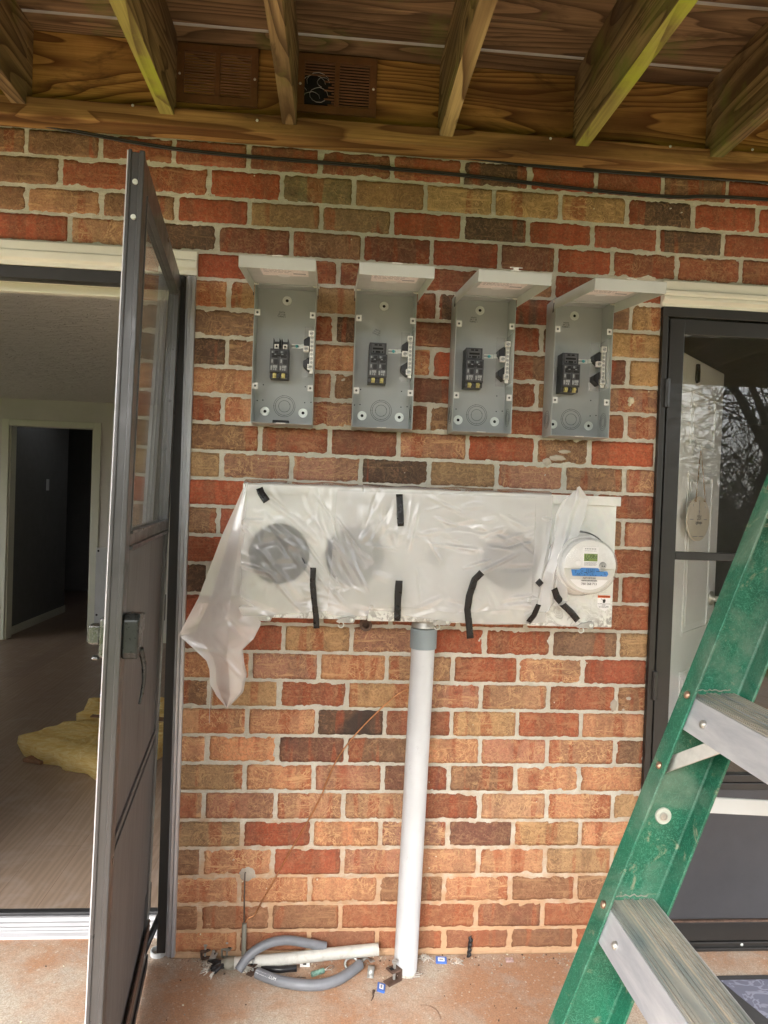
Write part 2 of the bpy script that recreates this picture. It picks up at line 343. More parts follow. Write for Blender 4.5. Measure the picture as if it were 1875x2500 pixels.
# metering panel
t = NT('galvanised'); c0 = t.co(); n = t.noise(c0, 7, 6, .65, .8); v = t.vor(c0, 70, out='Color'); sv = t.n('ShaderNodeSeparateColor'); t.l(v, sv.inputs[0])
c = t.mix(t.ramp(n, .4, .62), (.76,.77,.73), (.66,.67,.65)); c = t.mix(.03, c, v, 'OVERLAY')
sx = t.n('ShaderNodeSeparateXYZ'); t.l(t.co(), sx.inputs[0]); low = t.ramp(t.math('ADD', sx.outputs['Z'], t.ramp(n, .3, .7, -.05, .05)), 1.02, 1.12, .9, 0)
dn = t.ramp(t.noise(c0, 30, 6, .75, 1.2), .48, .56); c = t.mix(t.math('MULTIPLY', dn, low), c, (.30,.29,.27))
t.set(Base_Color=c, Roughness=.42, Metallic=.25); t.bump(t.noise(c0, 160, 3), .12, .0006); M['galv'] = t.m
M['galv2'] = simple('zinc_grey_hardware', (.42,.42,.40), .45, .6, var=.2, vs=40, dirt=(.2,.17,.14), dirt_amt=.4, ds=30)
M['disc'] = simple('dark_socket_cover', (.022,.027,.034), .4, .0, var=.2, vs=12)
# plastic sheeting
def sheetmat(name, lo, hi, bstr=.3):
    t = NT(name); t.t.nodes.remove(t.p); c0 = t.co()
    cr1 = t.noise(t.co((1,1,1), rot=(0,R(35),0)), 9, 4, .55, 1.4); cr2 = t.noise(t.co((2.4,1,1), rot=(0,R(-28),0)), 16, 4, .55, 2.0)
    bm = t.n('ShaderNodeBump'); bm.inputs['Strength'].default_value = bstr; bm.inputs['Distance'].default_value = .010
    t.l(t.math('ADD', t.math('ABSOLUTE', t.math('SUBTRACT', cr1, .5)), t.math('MULTIPLY', t.math('ABSOLUTE', t.math('SUBTRACT', cr2, .5)), .5)), bm.inputs['Height'])
    tr = t.n('ShaderNodeBsdfTransparent'); tr.inputs[0].default_value = (.98,.98,.98,1); df = t.n('ShaderNodeBsdfDiffuse'); df.inputs[0].default_value = (.90,.91,.92,1)
    tl = t.n('ShaderNodeBsdfTranslucent'); tl.inputs[0].default_value = (.90,.90,.92,1); gl = t.n('ShaderNodeBsdfGlossy'); gl.inputs['Roughness'].default_value = .09
    t.l(bm.outputs[0], gl.inputs['Normal'])
    a = t.n('ShaderNodeMixShader'); a.inputs[0].default_value = .25; t.l(df.outputs[0], a.inputs[1]); t.l(tl.outputs[0], a.inputs[2])
    b = t.n('ShaderNodeMixShader'); t.l(t.ramp(t.noise(c0, 6, 3), .35, .65, lo, hi), b.inputs[0]); t.l(tr.outputs[0], b.inputs[1]); t.l(a.outputs[0], b.inputs[2])
    fr = t.fres(1.5); t.l(bm.outputs[0], fr.inputs['Normal']); c_ = t.n('ShaderNodeMixShader')
    t.l(t.math('MULTIPLY', fr.outputs[0], 1.7), c_.inputs[0]); t.l(b.outputs[0], c_.inputs[1]); t.l(gl.outputs[0], c_.inputs[2]); t.l(c_.outputs[0], t.out.inputs[0]); return t.m
M['sheet'] = sheetmat('milky_plastic_sheet', .29, .33, .0); M['sheet_thin'] = sheetmat('thin_plastic_sheet', .33, .38, .0); M['sheet_thick'] = sheetmat('folded_plastic_sheet', .56, .66, .0)
# meter
M['meter_white'] = simple('meter_white_plastic', (.74,.75,.74), .3, var=.03)
M['meter_face'] = simple('meter_pale_face', (.62,.62,.58), .4, var=.02)
M['meter_ring'] = simple('meter_ring', (.50,.51,.51), .25, .2, var=.05)
M['lcd'] = simple('green_lcd', (.20,.29,.07), .3, var=.04)
M['lcd_ink'] = simple('lcd_segment', (.03,.06,.02), .5)
M['label_blue'] = simple('blue_label', (.06,.24,.62), .45, var=.05)
M['label_white'] = simple('white_label', (.80,.80,.80), .5, var=.02)
M['label_orange'] = simple('orange_label', (.75,.12,.02), .5, var=.05)
M['label_grey'] = simple('grey_print', (.25,.26,.28), .5)
def glass(name, tint, refl=1.0, ior=1.5, rough=0.0, dirt=.0):
    t = NT(name); t.t.nodes.remove(t.p); tr = t.n('ShaderNodeBsdfTransparent'); tr.inputs[0].default_value = (*tint, 1); gl = t.n('ShaderNodeBsdfGlossy'); gl.inputs['Roughness'].default_value = rough
    fr = t.fres(ior); m = t.n('ShaderNodeMixShader'); t.l(t.math('MULTIPLY', fr.outputs[0], refl), m.inputs[0]); t.l(tr.outputs[0], m.inputs[1]); t.l(gl.outputs[0], m.inputs[2])
    last = m.outputs[0]
    if dirt:
        df = t.n('ShaderNodeBsdfDiffuse'); df.inputs[0].default_value = (.6,.6,.55,1); m2 = t.n('ShaderNodeMixShader'); t.l(t.ramp(t.noise(t.co((1,1,.3)), 5, 5, .7), .3, .8, dirt*.3, dirt), m2.inputs[0]); t.l(last, m2.inputs[1]); t.l(df.outputs[0], m2.inputs[2]); last = m2.outputs[0]
    t.l(last, t.out.inputs[0]); return t.m
M['glass'] = glass('window_glass', (.975,.985,.975), .9, 1.5, 0, .04)
M['glass_dirty'] = glass('dusty_window_glass', (.985,.99,.985), .80, 1.5, 0, .02)
M['meter_glass'] = glass('meter_dome_glass', (.97,.97,.97), 1.0, 1.45)
M['pvc'] = simple('pale_pvc', (.56,.58,.60), .42, var=.05, dirt=(.30,.30,.33), dirt_amt=.37, ds=34)
M['pvc_grey'] = simple('blue_grey_pvc', (.24,.29,.31), .5, var=.06, dirt=(.36,.38,.38), dirt_amt=.36, ds=20)
M['grey_jacket'] = simple('grey_cable_jacket', (.17,.18,.20), .45, var=.12, vs=20, dirt=(.45,.44,.40), dirt_amt=.33, ds=22)
M['old_pipe'] = simple('weathered_white_pipe', (.50,.49,.45), .55, var=.15, vs=24, dirt=(.30,.27,.22), dirt_amt=.45, ds=26)
M['copper'] = simple('bare_copper', (.62,.30,.14), .35, .9, var=.3, vs=30)
M['dull_wire'] = simple('dull_ground_wire', (.13,.10,.085), .6, .4)
M['cable'] = simple('black_cable', (.02,.02,.019), .45, var=.3, vs=20)
M['stub'] = simple('weathered_grey_stub', (.23,.22,.18), .7, var=.2)
M['rust'] = simple('brown_painted_vent', (.15,.068,.026), .5, .1, var=.25, vs=20, dirt=(.40,.24,.05), dirt_amt=.36, ds=14)
M['rusty'] = simple('rusty_metal', (.12,.075,.055), .7, .3, var=.4, vs=60)
# ladder
t = NT('green_fibreglass'); c0 = t.co()
f1 = t.noise(t.co((1,1,1), rot=(0,R(30),0)), 60, 3, .5, 2.5); f2 = t.noise(t.co((1,1,1), rot=(0,R(-50),0)), 75, 3, .5, 3)
fi = t.math('MAXIMUM', t.ramp(t.math('ABSOLUTE', t.math('SUBTRACT', f1, .5)), 0, .018, 1, 0), t.ramp(t.math('ABSOLUTE', t.math('SUBTRACT', f2, .48)), 0, .016, 1, 0))
c = t.mix(t.ramp(t.noise(c0, 9, 4, .6), .35, .65), (.006, .070, .038), (.006, .115, .062)); c = t.mix(t.math('MULTIPLY', fi, .5), c, (.12,.36,.25))
du = t.ramp(t.noise(c0, 6, 7, .7, .8), .5, .68); c = t.mix(t.math('MULTIPLY', du, .7), c, (.13,.19,.14)); ds_ = t.ramp(t.noise(c0, 17, 7, .75, 1.0), .58, .64); c = t.mix(t.math('MULTIPLY', ds_, .5), c, (.33,.30,.20))
t.set(Base_Color=c, Roughness=.5, Coat_Weight=.05, Specular_IOR_Level=.4); t.bump(fi, .15, .0006); M['fibre'] = t.m
t = NT('ladder_aluminium'); c0 = t.co(); n = t.noise(t.co((1,1,6)), 7, 6, .65, .4); c = t.mix(t.ramp(n, .35, .65), (.42,.43,.47), (.60,.60,.62)); t.set(Base_Color=c, Metallic=.55, Roughness=.48); t.bump(t.noise(c0, 50, 4), .1, .001); M['alu'] = t.m
t = NT('worn_tread'); c0 = t.co(); wv = t.n('ShaderNodeTexWave'); wv.bands_direction = 'X'; wv.inputs['Scale'].default_value = 54; wv.inputs['Distortion'].default_value = .15; t.l(c0, wv.inputs[0])
gate = t.ramp(t.noise(t.co((1,.15,1)), 26, 2), .42, .52); k = t.math('MULTIPLY', wv.outputs['Fac'], gate)
c = t.mix(k, t.mix(t.ramp(t.noise(t.co((1,.3,1)), 18, 5, .6), .4, .6), (.22,.26,.26), (.42,.40,.35)), (.58,.49,.39)); t.set(Base_Color=c, Metallic=.4, Roughness=.5); t.bump(k, .6, .0015); M['tread'] = t.m
M['washer'] = simple('pale_plastic_washer', (.42,.44,.38), .5, var=.1, vs=80)
M['rivet'] = simple('copper_toned_rivet', (.36,.24,.17), .35, .8, var=.3, vs=80)
M['steel'] = simple('worn_steel_brace', (.44,.42,.39), .38, .8, var=.2, vs=30)
# interior
t = NT('textured_ceiling'); c0 = t.co((1,2.4,1)); t.set(Base_Color=(.72,.70,.66), Roughness=.85); t.bump(t.ramp(t.noise(c0, 14, 4, .6, .8), .45, .62), .7, .02); M['ceil'] = t.m
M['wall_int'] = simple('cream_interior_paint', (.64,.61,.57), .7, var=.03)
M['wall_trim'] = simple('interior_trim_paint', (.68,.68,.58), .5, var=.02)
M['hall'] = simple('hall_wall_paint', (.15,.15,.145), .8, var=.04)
M['metal_white'] = simple('white_painted_cover', (.55,.56,.56), .45, var=.04)
t = NT('yellow_fibre_batt'); c0 = t.co(); n = t.noise(t.co((1,3,8)), 14, 6, .7, .6); c = t.mix(t.ramp(n, .35, .68), (.80,.52,.14), (.97,.80,.40)); t.set(Base_Color=c, Roughness=.95, Specular_IOR_Level=.1); t.bump(t.noise(t.co((1,2,6)), 40, 6, .8), 1.0, .012); M['batt'] = t.m
M['kraft'] = simple('brown_kraft_paper', (.20,.10,.05), .8, var=.2)
M['sheetpaper'] = simple('white_paper_sheet', (.62,.64,.70), .6, var=.04)
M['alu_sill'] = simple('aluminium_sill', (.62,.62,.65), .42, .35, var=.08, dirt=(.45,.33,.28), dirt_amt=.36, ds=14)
M['weather'] = simple('black_weatherstrip', (.018,.018,.02), .55, dirt=(.45,.43,.40), dirt_amt=.33, ds=26)
M['door_white'] = simple('white_door_paint', (.90,.91,.90), .38, var=.02)
M['birch'] = simple('pale_plywood', (.72,.66,.55), .6, var=.05, vs=20)
M['twine'] = simple('jute_twine', (.30,.20,.11), .9, var=.3, vs=200)
M['mat_dark'] = simple('dark_doormat', (.045,.045,.045), .9, bump=.6, bs=300, bd=.003)
t = NT('doormat_print'); c0 = t.co(); wv = t.n('ShaderNodeTexNoise'); wv.inputs['Scale'].default_value = 9; wv.inputs['Distortion'].default_value = 2.5; t.l(c0, wv.inputs['Vector'])
b = t.ramp(t.math('ABSOLUTE', t.math('SUBTRACT', wv.outputs[0], .5)), .02, .04, 1, 0); c = t.mix(b, (.15,.155,.21), (.26,.27,.34)); t.set(Base_Color=c, Roughness=.85); t.bump(t.noise(c0, 400, 2), .4, .001); M['mat_print'] = t.m
M['patch'] = simple('grey_mortar_patch', (.45,.40,.33), .95, bump=.8, bs=90, bd=.004)
M['pale_spot'] = simple('cream_putty_dab', (.66,.60,.45), .9, bump=.5, bs=120, bd=.003)
M['blue_tag'] = simple('blue_plastic_tag', (.06,.16,.52), .4)
M['clear_green'] = simple('pale_green_plastic', (.16,.28,.23), .25, var=.4, vs=90)
M['clear_red'] = simple('clear_pink_plastic', (.50,.36,.34), .3, var=.4, vs=60)
t = NT('grass'); n = t.noise(t.co(), 6, 6, .7); c = t.mix(t.ramp(n, .35, .65), (.09,.14,.02), (.20,.26,.06)); t.set(Base_Color=c, Roughness=.95, Specular_IOR_Level=.1); t.bump(t.noise(t.co(), 60, 4, .8), 1, .03); M['grass'] = t.m
M['bark'] = simple('grey_bark', (.11,.09,.07), .9, var=.35, vs=14, bump=.6, bs=40, bd=.01)
M['twig'] = simple('brown_twigs', (.12,.095,.06), .9, var=.3)
M['leaf'] = simple('spring_leaves', (.12,.17,.03), .8, var=.4, vs=3)
M['ivy'] = simple('dark_undergrowth', (.035,.05,.014), .9, var=.4, vs=3)

# ------------------------------------------------------------------ ground, yard and trees behind the camera
def slab(name, x0, x1, y0, y1, z, m, thick=.1, kind='structure'):
    return tag(MB().box(x0, x1, y0, y1, z-thick, z).build(name, m), kind=kind)
m = MB(); m.grid([[(x, y, -.16) for x in (-90, -3.2, 4.6, 90)] for y in (-90, -3.6, 90)]); tag(m.build('ground', M['grass']), kind='structure')
m = MB(); m.box(-3.2, 4.6, -3.5, .0, -.15, 0)
m.box(-.93, .005, .0, .10, -.15, 0); m.box(1.405, 2.44, .0, .045, -.15, 0)
tag(m.build('patio_slab', M['concrete']), kind='structure')

def tree(x, y, h, seed, label, lean=0):
    rnd = random.Random(seed)
    T = thing('bare_tree', label, 'tree', (x, y, -.16), group='trees across the yard')
    tr = MB(); tw = MB(); lf = MB()
    def grow(p, d, L, r, dep):
        pts = [p]; rr = [r]; n = 4
        for i in range(n):
            d = (d + Vector((rnd.uniform(-1,1), rnd.uniform(-1,1), rnd.uniform(-.4,.6)))*.16).normalized()
            p = p + d*L/n; pts.append(p); rr.append(r*(1-.45*(i+1)/n))
        (tr if dep < 2 else tw).tube(pts, rr, 6 if dep < 2 else 3, False)
        if dep >= 3:
            for _ in range(2):
                if rnd.random() < .45:
                    c = pts[-1] + Vector((rnd.uniform(-.1,.1), rnd.uniform(-.1,.1), rnd.uniform(-.1,.1))); s_ = rnd.uniform(.03,.08)
                    a = Vector((rnd.uniform(-1,1), rnd.uniform(-1,1), rnd.uniform(-1,1)))*s_; b = Vector((rnd.uniform(-1,1), rnd.uniform(-1,1), rnd.uniform(-1,1)))*s_
                    lf._f([lf.b.verts.new(c), lf.b.verts.new(c+a), lf.b.verts.new(c+a+b), lf.b.verts.new(c+b)])
        if dep < 5:
            for k in range(3 if dep < 4 else 2):
                q = pts[rnd.choice((2,3,4)) if dep else rnd.choice((3,4,4))]; nd = (d + Vector((rnd.uniform(-1,1), rnd.uniform(-1,1), rnd.uniform(-.3,.8)))*.85).normalized()
                grow(q, nd, L*rnd.uniform(.55,.78), r*.5, dep+1)
    grow(Vector((x, y, -.2)), Vector((lean, 0, 1)).normalized(), h*.42, h*.022, 0)
    tr.build('trunk', M['bark'], T, smooth=True); tw.build('branches', M['twig'], T); lf.build('leaves', M['leaf'], T, recalc=False)
    return T
for i, (x, y, h, ln, lab) in enumerate([(3.4, -9.5, 8, .12, 'thick leaning bare tree right of the yard gap'), (6.3, -10.5, 9, -.1, 'tall forked bare tree near the right end'), (-1.5, -11, 8.5, .05, 'bare tree facing the left doorway'),
        (9.5, -12.5, 9, 0, 'farthest bare tree of the right side'), (-6, -12, 9, .1, 'bare tree at the far left of the yard'), (1.2, -13, 9.5, -.08, 'slender bare tree behind the middle of the brush'), (4.9, -13.5, 10, .05, 'tallest bare tree deep in the woods')]):
    tree(x, y, h, 20+i, lab, ln)
def brush():
    rnd = random.Random(5); tw = MB()
    for i in range(3200):
        x = rnd.uniform(-12, 14); y = -11.5+rnd.uniform(-2, 2); z = -.15; p = Vector((x, y, z)); pts = [p]; d = Vector((rnd.uniform(-.6,.6), rnd.uniform(-.5,.5), 1))
        for k in range(4):
            d = d + Vector((rnd.uniform(-.7,.7), rnd.uniform(-.5,.5), rnd.uniform(-.45,.25))); p = p + d.normalized()*rnd.uniform(.3,1.5); pts.append(p)
        tw.tube(pts, [.014,.012,.009,.006,.003], 3, False)
    for i in range(4200):
        x = rnd.uniform(-14, 16); y = -15+rnd.uniform(-2.5, 2.5); p = Vector((x, y, rnd.uniform(0, 7.5))); pts = [p]; d = Vector((rnd.uniform(-1,1), rnd.uniform(-.5,.5), rnd.uniform(-.2,1)))
        for k in range(5):
            d = d + Vector((rnd.uniform(-.6,.6), rnd.uniform(-.5,.5), rnd.uniform(-.5,.5))); p = p + d.normalized()*rnd.uniform(.2,.6); pts.append(p)
        tw.tube(pts, [.022,.018,.014,.010,.007,.004], 3, False)
    for i in range(30000):
        x = rnd.uniform(-13, 15); y = -12+rnd.uniform(-2.5, 2.5); z = abs(rnd.gauss(0, 1.1))-.1; s_ = rnd.uniform(.03,.09); c = Vector((x, y, z))
        a = Vector((rnd.uniform(-1,1), rnd.uniform(-1,1), rnd.uniform(-1,1)))*s_; b = Vector((rnd.uniform(-1,1), rnd.uniform(-1,1), rnd.uniform(-1,1)))*s_
        tw.mi = 1 if rnd.random() < .7 else 2; tw._f([tw.b.verts.new(c), tw.b.verts.new(c+a), tw.b.verts.new(c+a+b), tw.b.verts.new(c+b)])
    tag(tw.build('underbrush', [M['twig'], M['ivy'], M['leaf']], recalc=False), 'tangled leafless underbrush along the edge of the yard', 'brush', kind='stuff')
brush()

# ------------------------------------------------------------------ brick wall
H = 0.08167747
PERP = {1:{0:.1984,1:.4021,2:.6038,3:.8056,4:1.005,5:1.2048},2:{0:.0842,1:.2891,2:.4937,4:.9005,5:1.1033},3:{0:.1955,1:.4005,2:.6031,3:.7996,4:1.0012,5:1.2038},4:{0:.0846,1:.2892,2:.4927,4:.8999,5:1.1047,6:1.3116},5:{0:.1984,1:.4009,2:.6032,3:.8045,4:1.0034,5:1.2097},6:{0:.0867,1:.2921,2:.4906,4:.899,5:1.1025,6:1.3083},7:{0:.1994,1:.4012,2:.6037,3:.8017,4:1.0024,5:1.2008},8:{0:.09,1:.2921,2:.4929,4:.8934,5:1.0979,6:1.3075},9:{0:.2026,1:.4041,2:.605,3:.8035,4:1.0027,5:1.1997},10:{0:.0925,1:.2918,2:.4903,4:.8894,5:1.0947,6:1.3049},11:{0:.2072,1:.4051,2:.6044,3:.8014,4:.9987,5:1.1983},12:{1:.2996,2:.4987,4:.8947,5:1.0993,6:1.3044},13:{0:.205},14:{6:1.3047},15:{0:.205},16:{0:.1017,6:1.3055},17:{0:.205},18:{0:.1045,1:.3058,2:.5075,4:.9104,5:1.1166,6:1.3024},19:{0:.2133,1:.4145,2:.6161,3:.8195,4:1.0261,5:1.1923},20:{0:.1035,6:1.2993},21:{2:.4173,5:1.023},22:{0:.111,6:1.2992},23:{2:.4169,5:1.0322},24:{0:.1093,3:.7153,6:1.3013},25:{2:.4215,5:1.0622},26:{0:.073,1:.2836,2:.4895,3:.6931,4:.8949,5:1.0663,6:1.2371,7:1.4376},27:{-2:-.4553,-1:-.2508,0:-.0431,1:.1627,2:.3669,3:.5725,4:.7817,5:.9767,6:1.1746,7:1.3765},28:{-2:-.3662,0:.045,1:.2515,2:.4597,3:.6685,4:.8723,5:1.072,6:1.2758,7:1.4816},29:{-2:-.4599,-1:-.2579,0:-.0547,1:.1535,2:.359,3:.5676,4:.7746,5:.9759,6:1.178,7:1.3836},30:{0:.06},31:{0:-.04},32:{0:.06},33:{0:-.04}}
CLS = {30:(-2,"obbrrrkrrrr"),29:(-2,"bbrrrrrkRRbR"),28:(-2,"brrRgtTTTkRR"),27:(-2,"bobRttRkRRkR"),26:(-2,"RokdbdRdRrrr"),25:(0,"RRrbrbRR"),24:(0,"OttrkkbTt"),23:(0,"bbrkrrkTT"),22:(0,"kbOORbdTb"),21:(0,"OOpbdrtpp"),20:(0,"rOprbrrpp"),
 19:(0,"brdpRbRR"),18:(0,"tppktpbp"),17:(0,"RRrrrrrRR"),16:(0,"bRrrrrbpp"),15:(0,"RRrrrrrpp"),14:(0,"kkrrrrrrr"),13:(0,"RRrrrrrpR"),12:(0,"dRtpRrbt"),11:(0,"OpoorORR"),10:(0,"btrtporb"),9:(0,"oOkrtrOO"),8:(0,"OOdbOpOb"),7:(0,"tOpdbOOO"),6:(0,"opOoroOt"),5:(0,"tROpdtOO"),4:(0,"bORpOott"),3:(0,"OOObObbb"),2:(0,"bbbrrdrr"),1:(0,"Oddrdkrr")}
DZ = [0,-4,-7,-6,-4,-4,-1,0,0,0,-1,0,0,2,8,8,10,8,5,5,4,3,5,5,7,0,-1,-7,-5,-10,-8,-8,-8,-8]
#      colour, dark-flash amount, streak amount
KC = {'r':((.35,.108,.055),.25,.35),'R':((.43,.105,.05),.12,.15),'d':((.23,.088,.055),.5,.3),'k':((.115,.072,.05),.75,.25),'b':((.28,.15,.085),.3,.5),
      't':((.44,.27,.13),.2,.6),'T':((.50,.31,.13),.35,.9),'o':((.50,.265,.14),.2,.7),'O':((.60,.27,.135),.2,.95),'p':((.43,.20,.125),.1,.8),'g':((.27,.21,.095),.4,.6)}
m = MB(); lay = m.b.loops.layers.float_color.new('bcol'); lay2 = m.b.loops.layers.float_color.new('bpar'); rb = random.Random(11)
WX0, WX1 = -2.6, 4.2
def opening_spans(z0, z1):
    zc = (z0+z1)/2; sp = [(WX0, WX1)]
    if zc < 25*H: sp = [(WX0, -.95), (.010, 1.397), (2.45, WX1)]
    return sp
def brick(x0, x1, z0, z1, key):
    col, flash, streak = KC[key]
    v = rb.uniform(.85, 1.15); hue = rb.uniform(.92, 1.08); c = (col[0]*v*hue*.98, col[1]*v*1.0, col[2]*v/hue*1.05, 1); par = (rb.random(), flash*rb.uniform(.4, 1.2), min(1, streak*rb.uniform(.7, 1.3)), 1)
    nx = max(2, int((x1-x0)/.0075)); nz = 8; so = rb.uniform(-50, 50); dy = rb.uniform(-.0018, .0012); rows = []
    for j in range(nz+1):
        row = []
        for i in range(nx+1):
            x = x0+(x1-x0)*i/nx; z = z0+(z1-z0)*j/nz; e = min(i, nx-i, j, nz-j)
            n1 = noise.noise(Vector((x*38, so, z*38))); n2 = noise.noise(Vector((x*90, so+9, z*90)))
            y = dy + n1*.0016 + n2*.0010
            if e == 0:
                y += .003; jx = noise.noise(Vector((x*110+3, so, z*110)))*.0026; jz = noise.noise(Vector((x*110, so+5, z*110)))*.0026+noise.noise(Vector((x*30, so+8, 0)))*.0012
                if i in (0, nx): x += jx + (.0012 if i == 0 else -.0012)
                if j in (0, nz): z += jz
                if i in (0, nx) and j in (0, nz): z += .0012 if j == 0 else -.0012; x += .001 if i == 0 else -.001
            row.append(m.b.verts.new((x, y, z)))
        rows.append(row)
    fs = []
    for a, b in zip(rows, rows[1:]):
        for k in range(nx): fs.append(m._f([a[k], a[k+1], b[k+1], b[k]]))
    ring = rows[0][:] + [r[-1] for r in rows[1:]] + rows[-1][-2::-1] + [r[0] for r in rows[-2:0:-1]]
    back = [m.b.verts.new((p.co.x, .014, p.co.z)) for p in ring]
    for k in range(len(ring)): fs.append(m._f([ring[k], back[k], back[(k+1)%len(ring)], ring[(k+1)%len(ring)]]))
    for f in fs:
        if f:
            f.smooth = True
            for lp in f.loops: lp[lay] = c; lp[lay2] = par
for cs in range(1, 34):
    z0 = (cs-1)*H + DZ[cs-1 if cs > 1 else 1]/1000 + .0050; z1 = cs*H + DZ[cs]/1000 - .0050
    if cs == 1: z0 = .018
    P = dict(PERP[cs]); ks = sorted(P)
    for a, b in zip(ks, ks[1:]):
        for q in range(a+1, b): P[q] = P[a] + (P[b]-P[a])*(q-a)/(b-a)
    lo, hi = min(P), max(P); base = dict(P)
    for q in range(lo-1, -16, -1): P[q] = base[lo] - (lo-q)*.2045
    for q in range(hi+1, 24): P[q] = base[hi] + (q-hi)*.2025
    st, s_ = CLS.get(cs, (0, ''))
    for sa, sb in opening_spans(z0, z1):
        for q in sorted(P)[1:]:
            xa, xb = P[q-1]+rb.uniform(.0040, .0062), P[q]-rb.uniform(.0040, .0062); xa = max(xa, sa); xb = min(xb, sb)
            if xb-xa < .018: continue
            i = q-st; key = s_[i] if 0 <= i < len(s_) else rb.choice('rrRbdptoOk')
            brick(xa, xb, z0, z1, key)
# mortar bed: displaced sheet just behind the brick faces, with reveals at the openings
m.mi = 1
def mortar(x0, x1, z0, z1):
    nx = int((x1-x0)/.009); nz = int((z1-z0)/.009); rows = []
    for j in range(nz+1):
        row = []
        for i in range(nx+1):
            x = x0+(x1-x0)*i/nx; z = z0+(z1-z0)*j/nz
            row.append((x, .0036+noise.noise(Vector((x*30, 3, z*45)))*.0026+noise.noise(Vector((x*95, 7, z*95)))*.0018, z))
        rows.append(row)
    m.grid(rows)
mortar(WX0, WX1, 25*H-.002, 2.95); mortar(.006, 1.401, 0, 25*H-.002); mortar(WX0, -.948, 0, 25*H-.002); mortar(2.448, WX1, 0, 25*H-.002)
for x0, x1, z0, z1 in ((WX0, WX1, 25*H, 2.95), (.006, 1.401, -.1, 25*H), (WX0, -.948, -.1, 25*H), (2.448, WX1, -.1, 25*H)): m.box(x0, x1, .0155, .20, z0, z1)
wall = m.build('brick_wall', [M['brick'], M['mortar']], recalc=False)
tag(wall, 'red and tan brick wall with pale mortar between the two doors', 'wall')
pt = MB(); cpt = D(535, 1888, 0)
def blob(cx, cz, rx, rz, seed, th=.003):
    r_ = random.Random(seed); n = 22; ring = [(cx+math.cos(2*math.pi*k/n)*rx*r_.uniform(.8, 1.15), cz+math.sin(2*math.pi*k/n)*rz*r_.uniform(.8, 1.15)) for k in range(n)]
    c = pt.b.verts.new((cx, -th-.001, cz)); V = [pt.b.verts.new((x+(cx-x)*.15, -th, z+(cz-z)*.15)) for x, z in ring]; W_ = [pt.b.verts.new((x, .002, z)) for x, z in ring]
    for k in range(n): j = (k+1) % n; pt._f([c, V[k], V[j]]); pt._f([V[k], W_[k], W_[j], V[j]])
blob(cpt.x, cpt.z, .024, .021, 3); tag(pt.build('mortar_patch', M['patch'], wall, smooth=True), 'grey mortar dab on the third brick course')
pt = MB(); cpt = D(1363, 865, 0); blob(cpt.x, cpt.z, .011, .012, 4); blob(cpt.x-.004, cpt.z-.012, .006, .006, 5); pt.build('putty_spot', M['pale_spot'], wall, smooth=True)
pt = MB(); cpt = U(1360, 1118, 0); blob(cpt.x, cpt.z, .028, .009, 8, .0015); blob(cpt.x-.03, cpt.z-.012, .014, .012, 9, .0015); blob(cpt.x+.022, cpt.z+.02, .02, .006, 19, .0015)
q = U(1498, 1722, 0); blob(q.x, q.z, .012, .02, 10, .0015); blob(q.x+.045, q.z+.022, .01, .006, 11, .0015); blob(q.x+.03, q.z-.012, .005, .007, 12, .0015)
pt.build('mortar_smear', M['patch'], wall, smooth=True)
r_ = random.Random(77); pt = MB()
for k in range(46):
    x = r_.uniform(.01, 1.39); z = r_.uniform(.02, 2.3); blob(x, z, r_.uniform(.0009,.0024), r_.uniform(.0009,.0024), 200+k, .002)
pt.build('paint_specks', M['pale_spot'], wall, smooth=True)

# ------------------------------------------------------------------ deck overhead
ZT = 2.603
deck = thing('wooden_deck', 'weathered timber deck overhead with mossy joists and ledger board', 'deck', (.5, 0, ZT))
MB().box(-3, 4.5, -.042, -.0035, 2.405, ZT-.002).build('ledger_board', M['ledger'], deck, bevel=.002)
m = MB(); rows = []
m.box(-3, 4.5, -.079, -.0038, 2.352, 2.4035); m.build('ledger_strip', M['strip'], deck, bevel=.004)
m = MB()
for x, y in ((572,454),(1108,519)): p = U(x*.5666, y*.5666, -.079); m.lathe((p.x, -.079, p.z), [(.0, .0015), (.0035, .0015), (.004, 0)], 8)
for x, y in ((722,597),(1238,631),(1592,645)): p = U(935+x*.5666, y*.5666, -.079); m.lathe((p.x, -.079, p.z), [(.0, .0015), (.0035, .0015), (.004, 0)], 8)
m.build('nail_head', M['zinc'], deck)
JX = [(-.449, 'joist'), (-.062, 'joist_pale'), (.269, 'joist'), (.71, 'joist_pale'), (1.105, 'joist'), (1.505, 'joist'), (1.90, 'joist'), (2.31, 'joist'), (2.71, 'joist'), (3.1, 'joist'), (-.85, 'joist'), (-1.26, 'joist'), (-1.66, 'joist'), (-2.07, 'joist')]
for i, (jx, mk) in enumerate(JX):
    m = MB(); w_ = .0195; rr = random.Random(i)
    ys = [-.0795-.12*k for k in range(27)]; zb = 2.379; rows = []
    prof = []
    for k, y in enumerate(ys):
        dx = .004*math.sin(k*.5+i); dz = .0015*math.sin(k*1.3+i*2)
        prof.append([(jx-w_+dx, y, zb+dz), (jx-w_+dx, y, ZT-.001), (jx+w_+dx, y, ZT-.001), (jx+w_+dx, y, zb+dz)])
    V = [[m.b.verts.new(p) for p in r_] for r_ in prof]
    for a, b in zip(V, V[1:]):
        for k in range(4):
            m.mi = 1 if k == 3 else 0; m._f([a[k], a[(k+1)%4], b[(k+1)%4], b[k]])
    m.mi = 0; m._f(V[0]); m._f(V[-1]); m.box(jx-w_, jx+w_, -.0792, -.0425, 2.4042, ZT-.001)
    under = 'joist_green' if i in (1, 4) else ('joist_pale' if i == 3 else mk)
    m.build('joist', [M['joist' if i in (1,3) else mk], M[under]], deck, bevel=.0025)
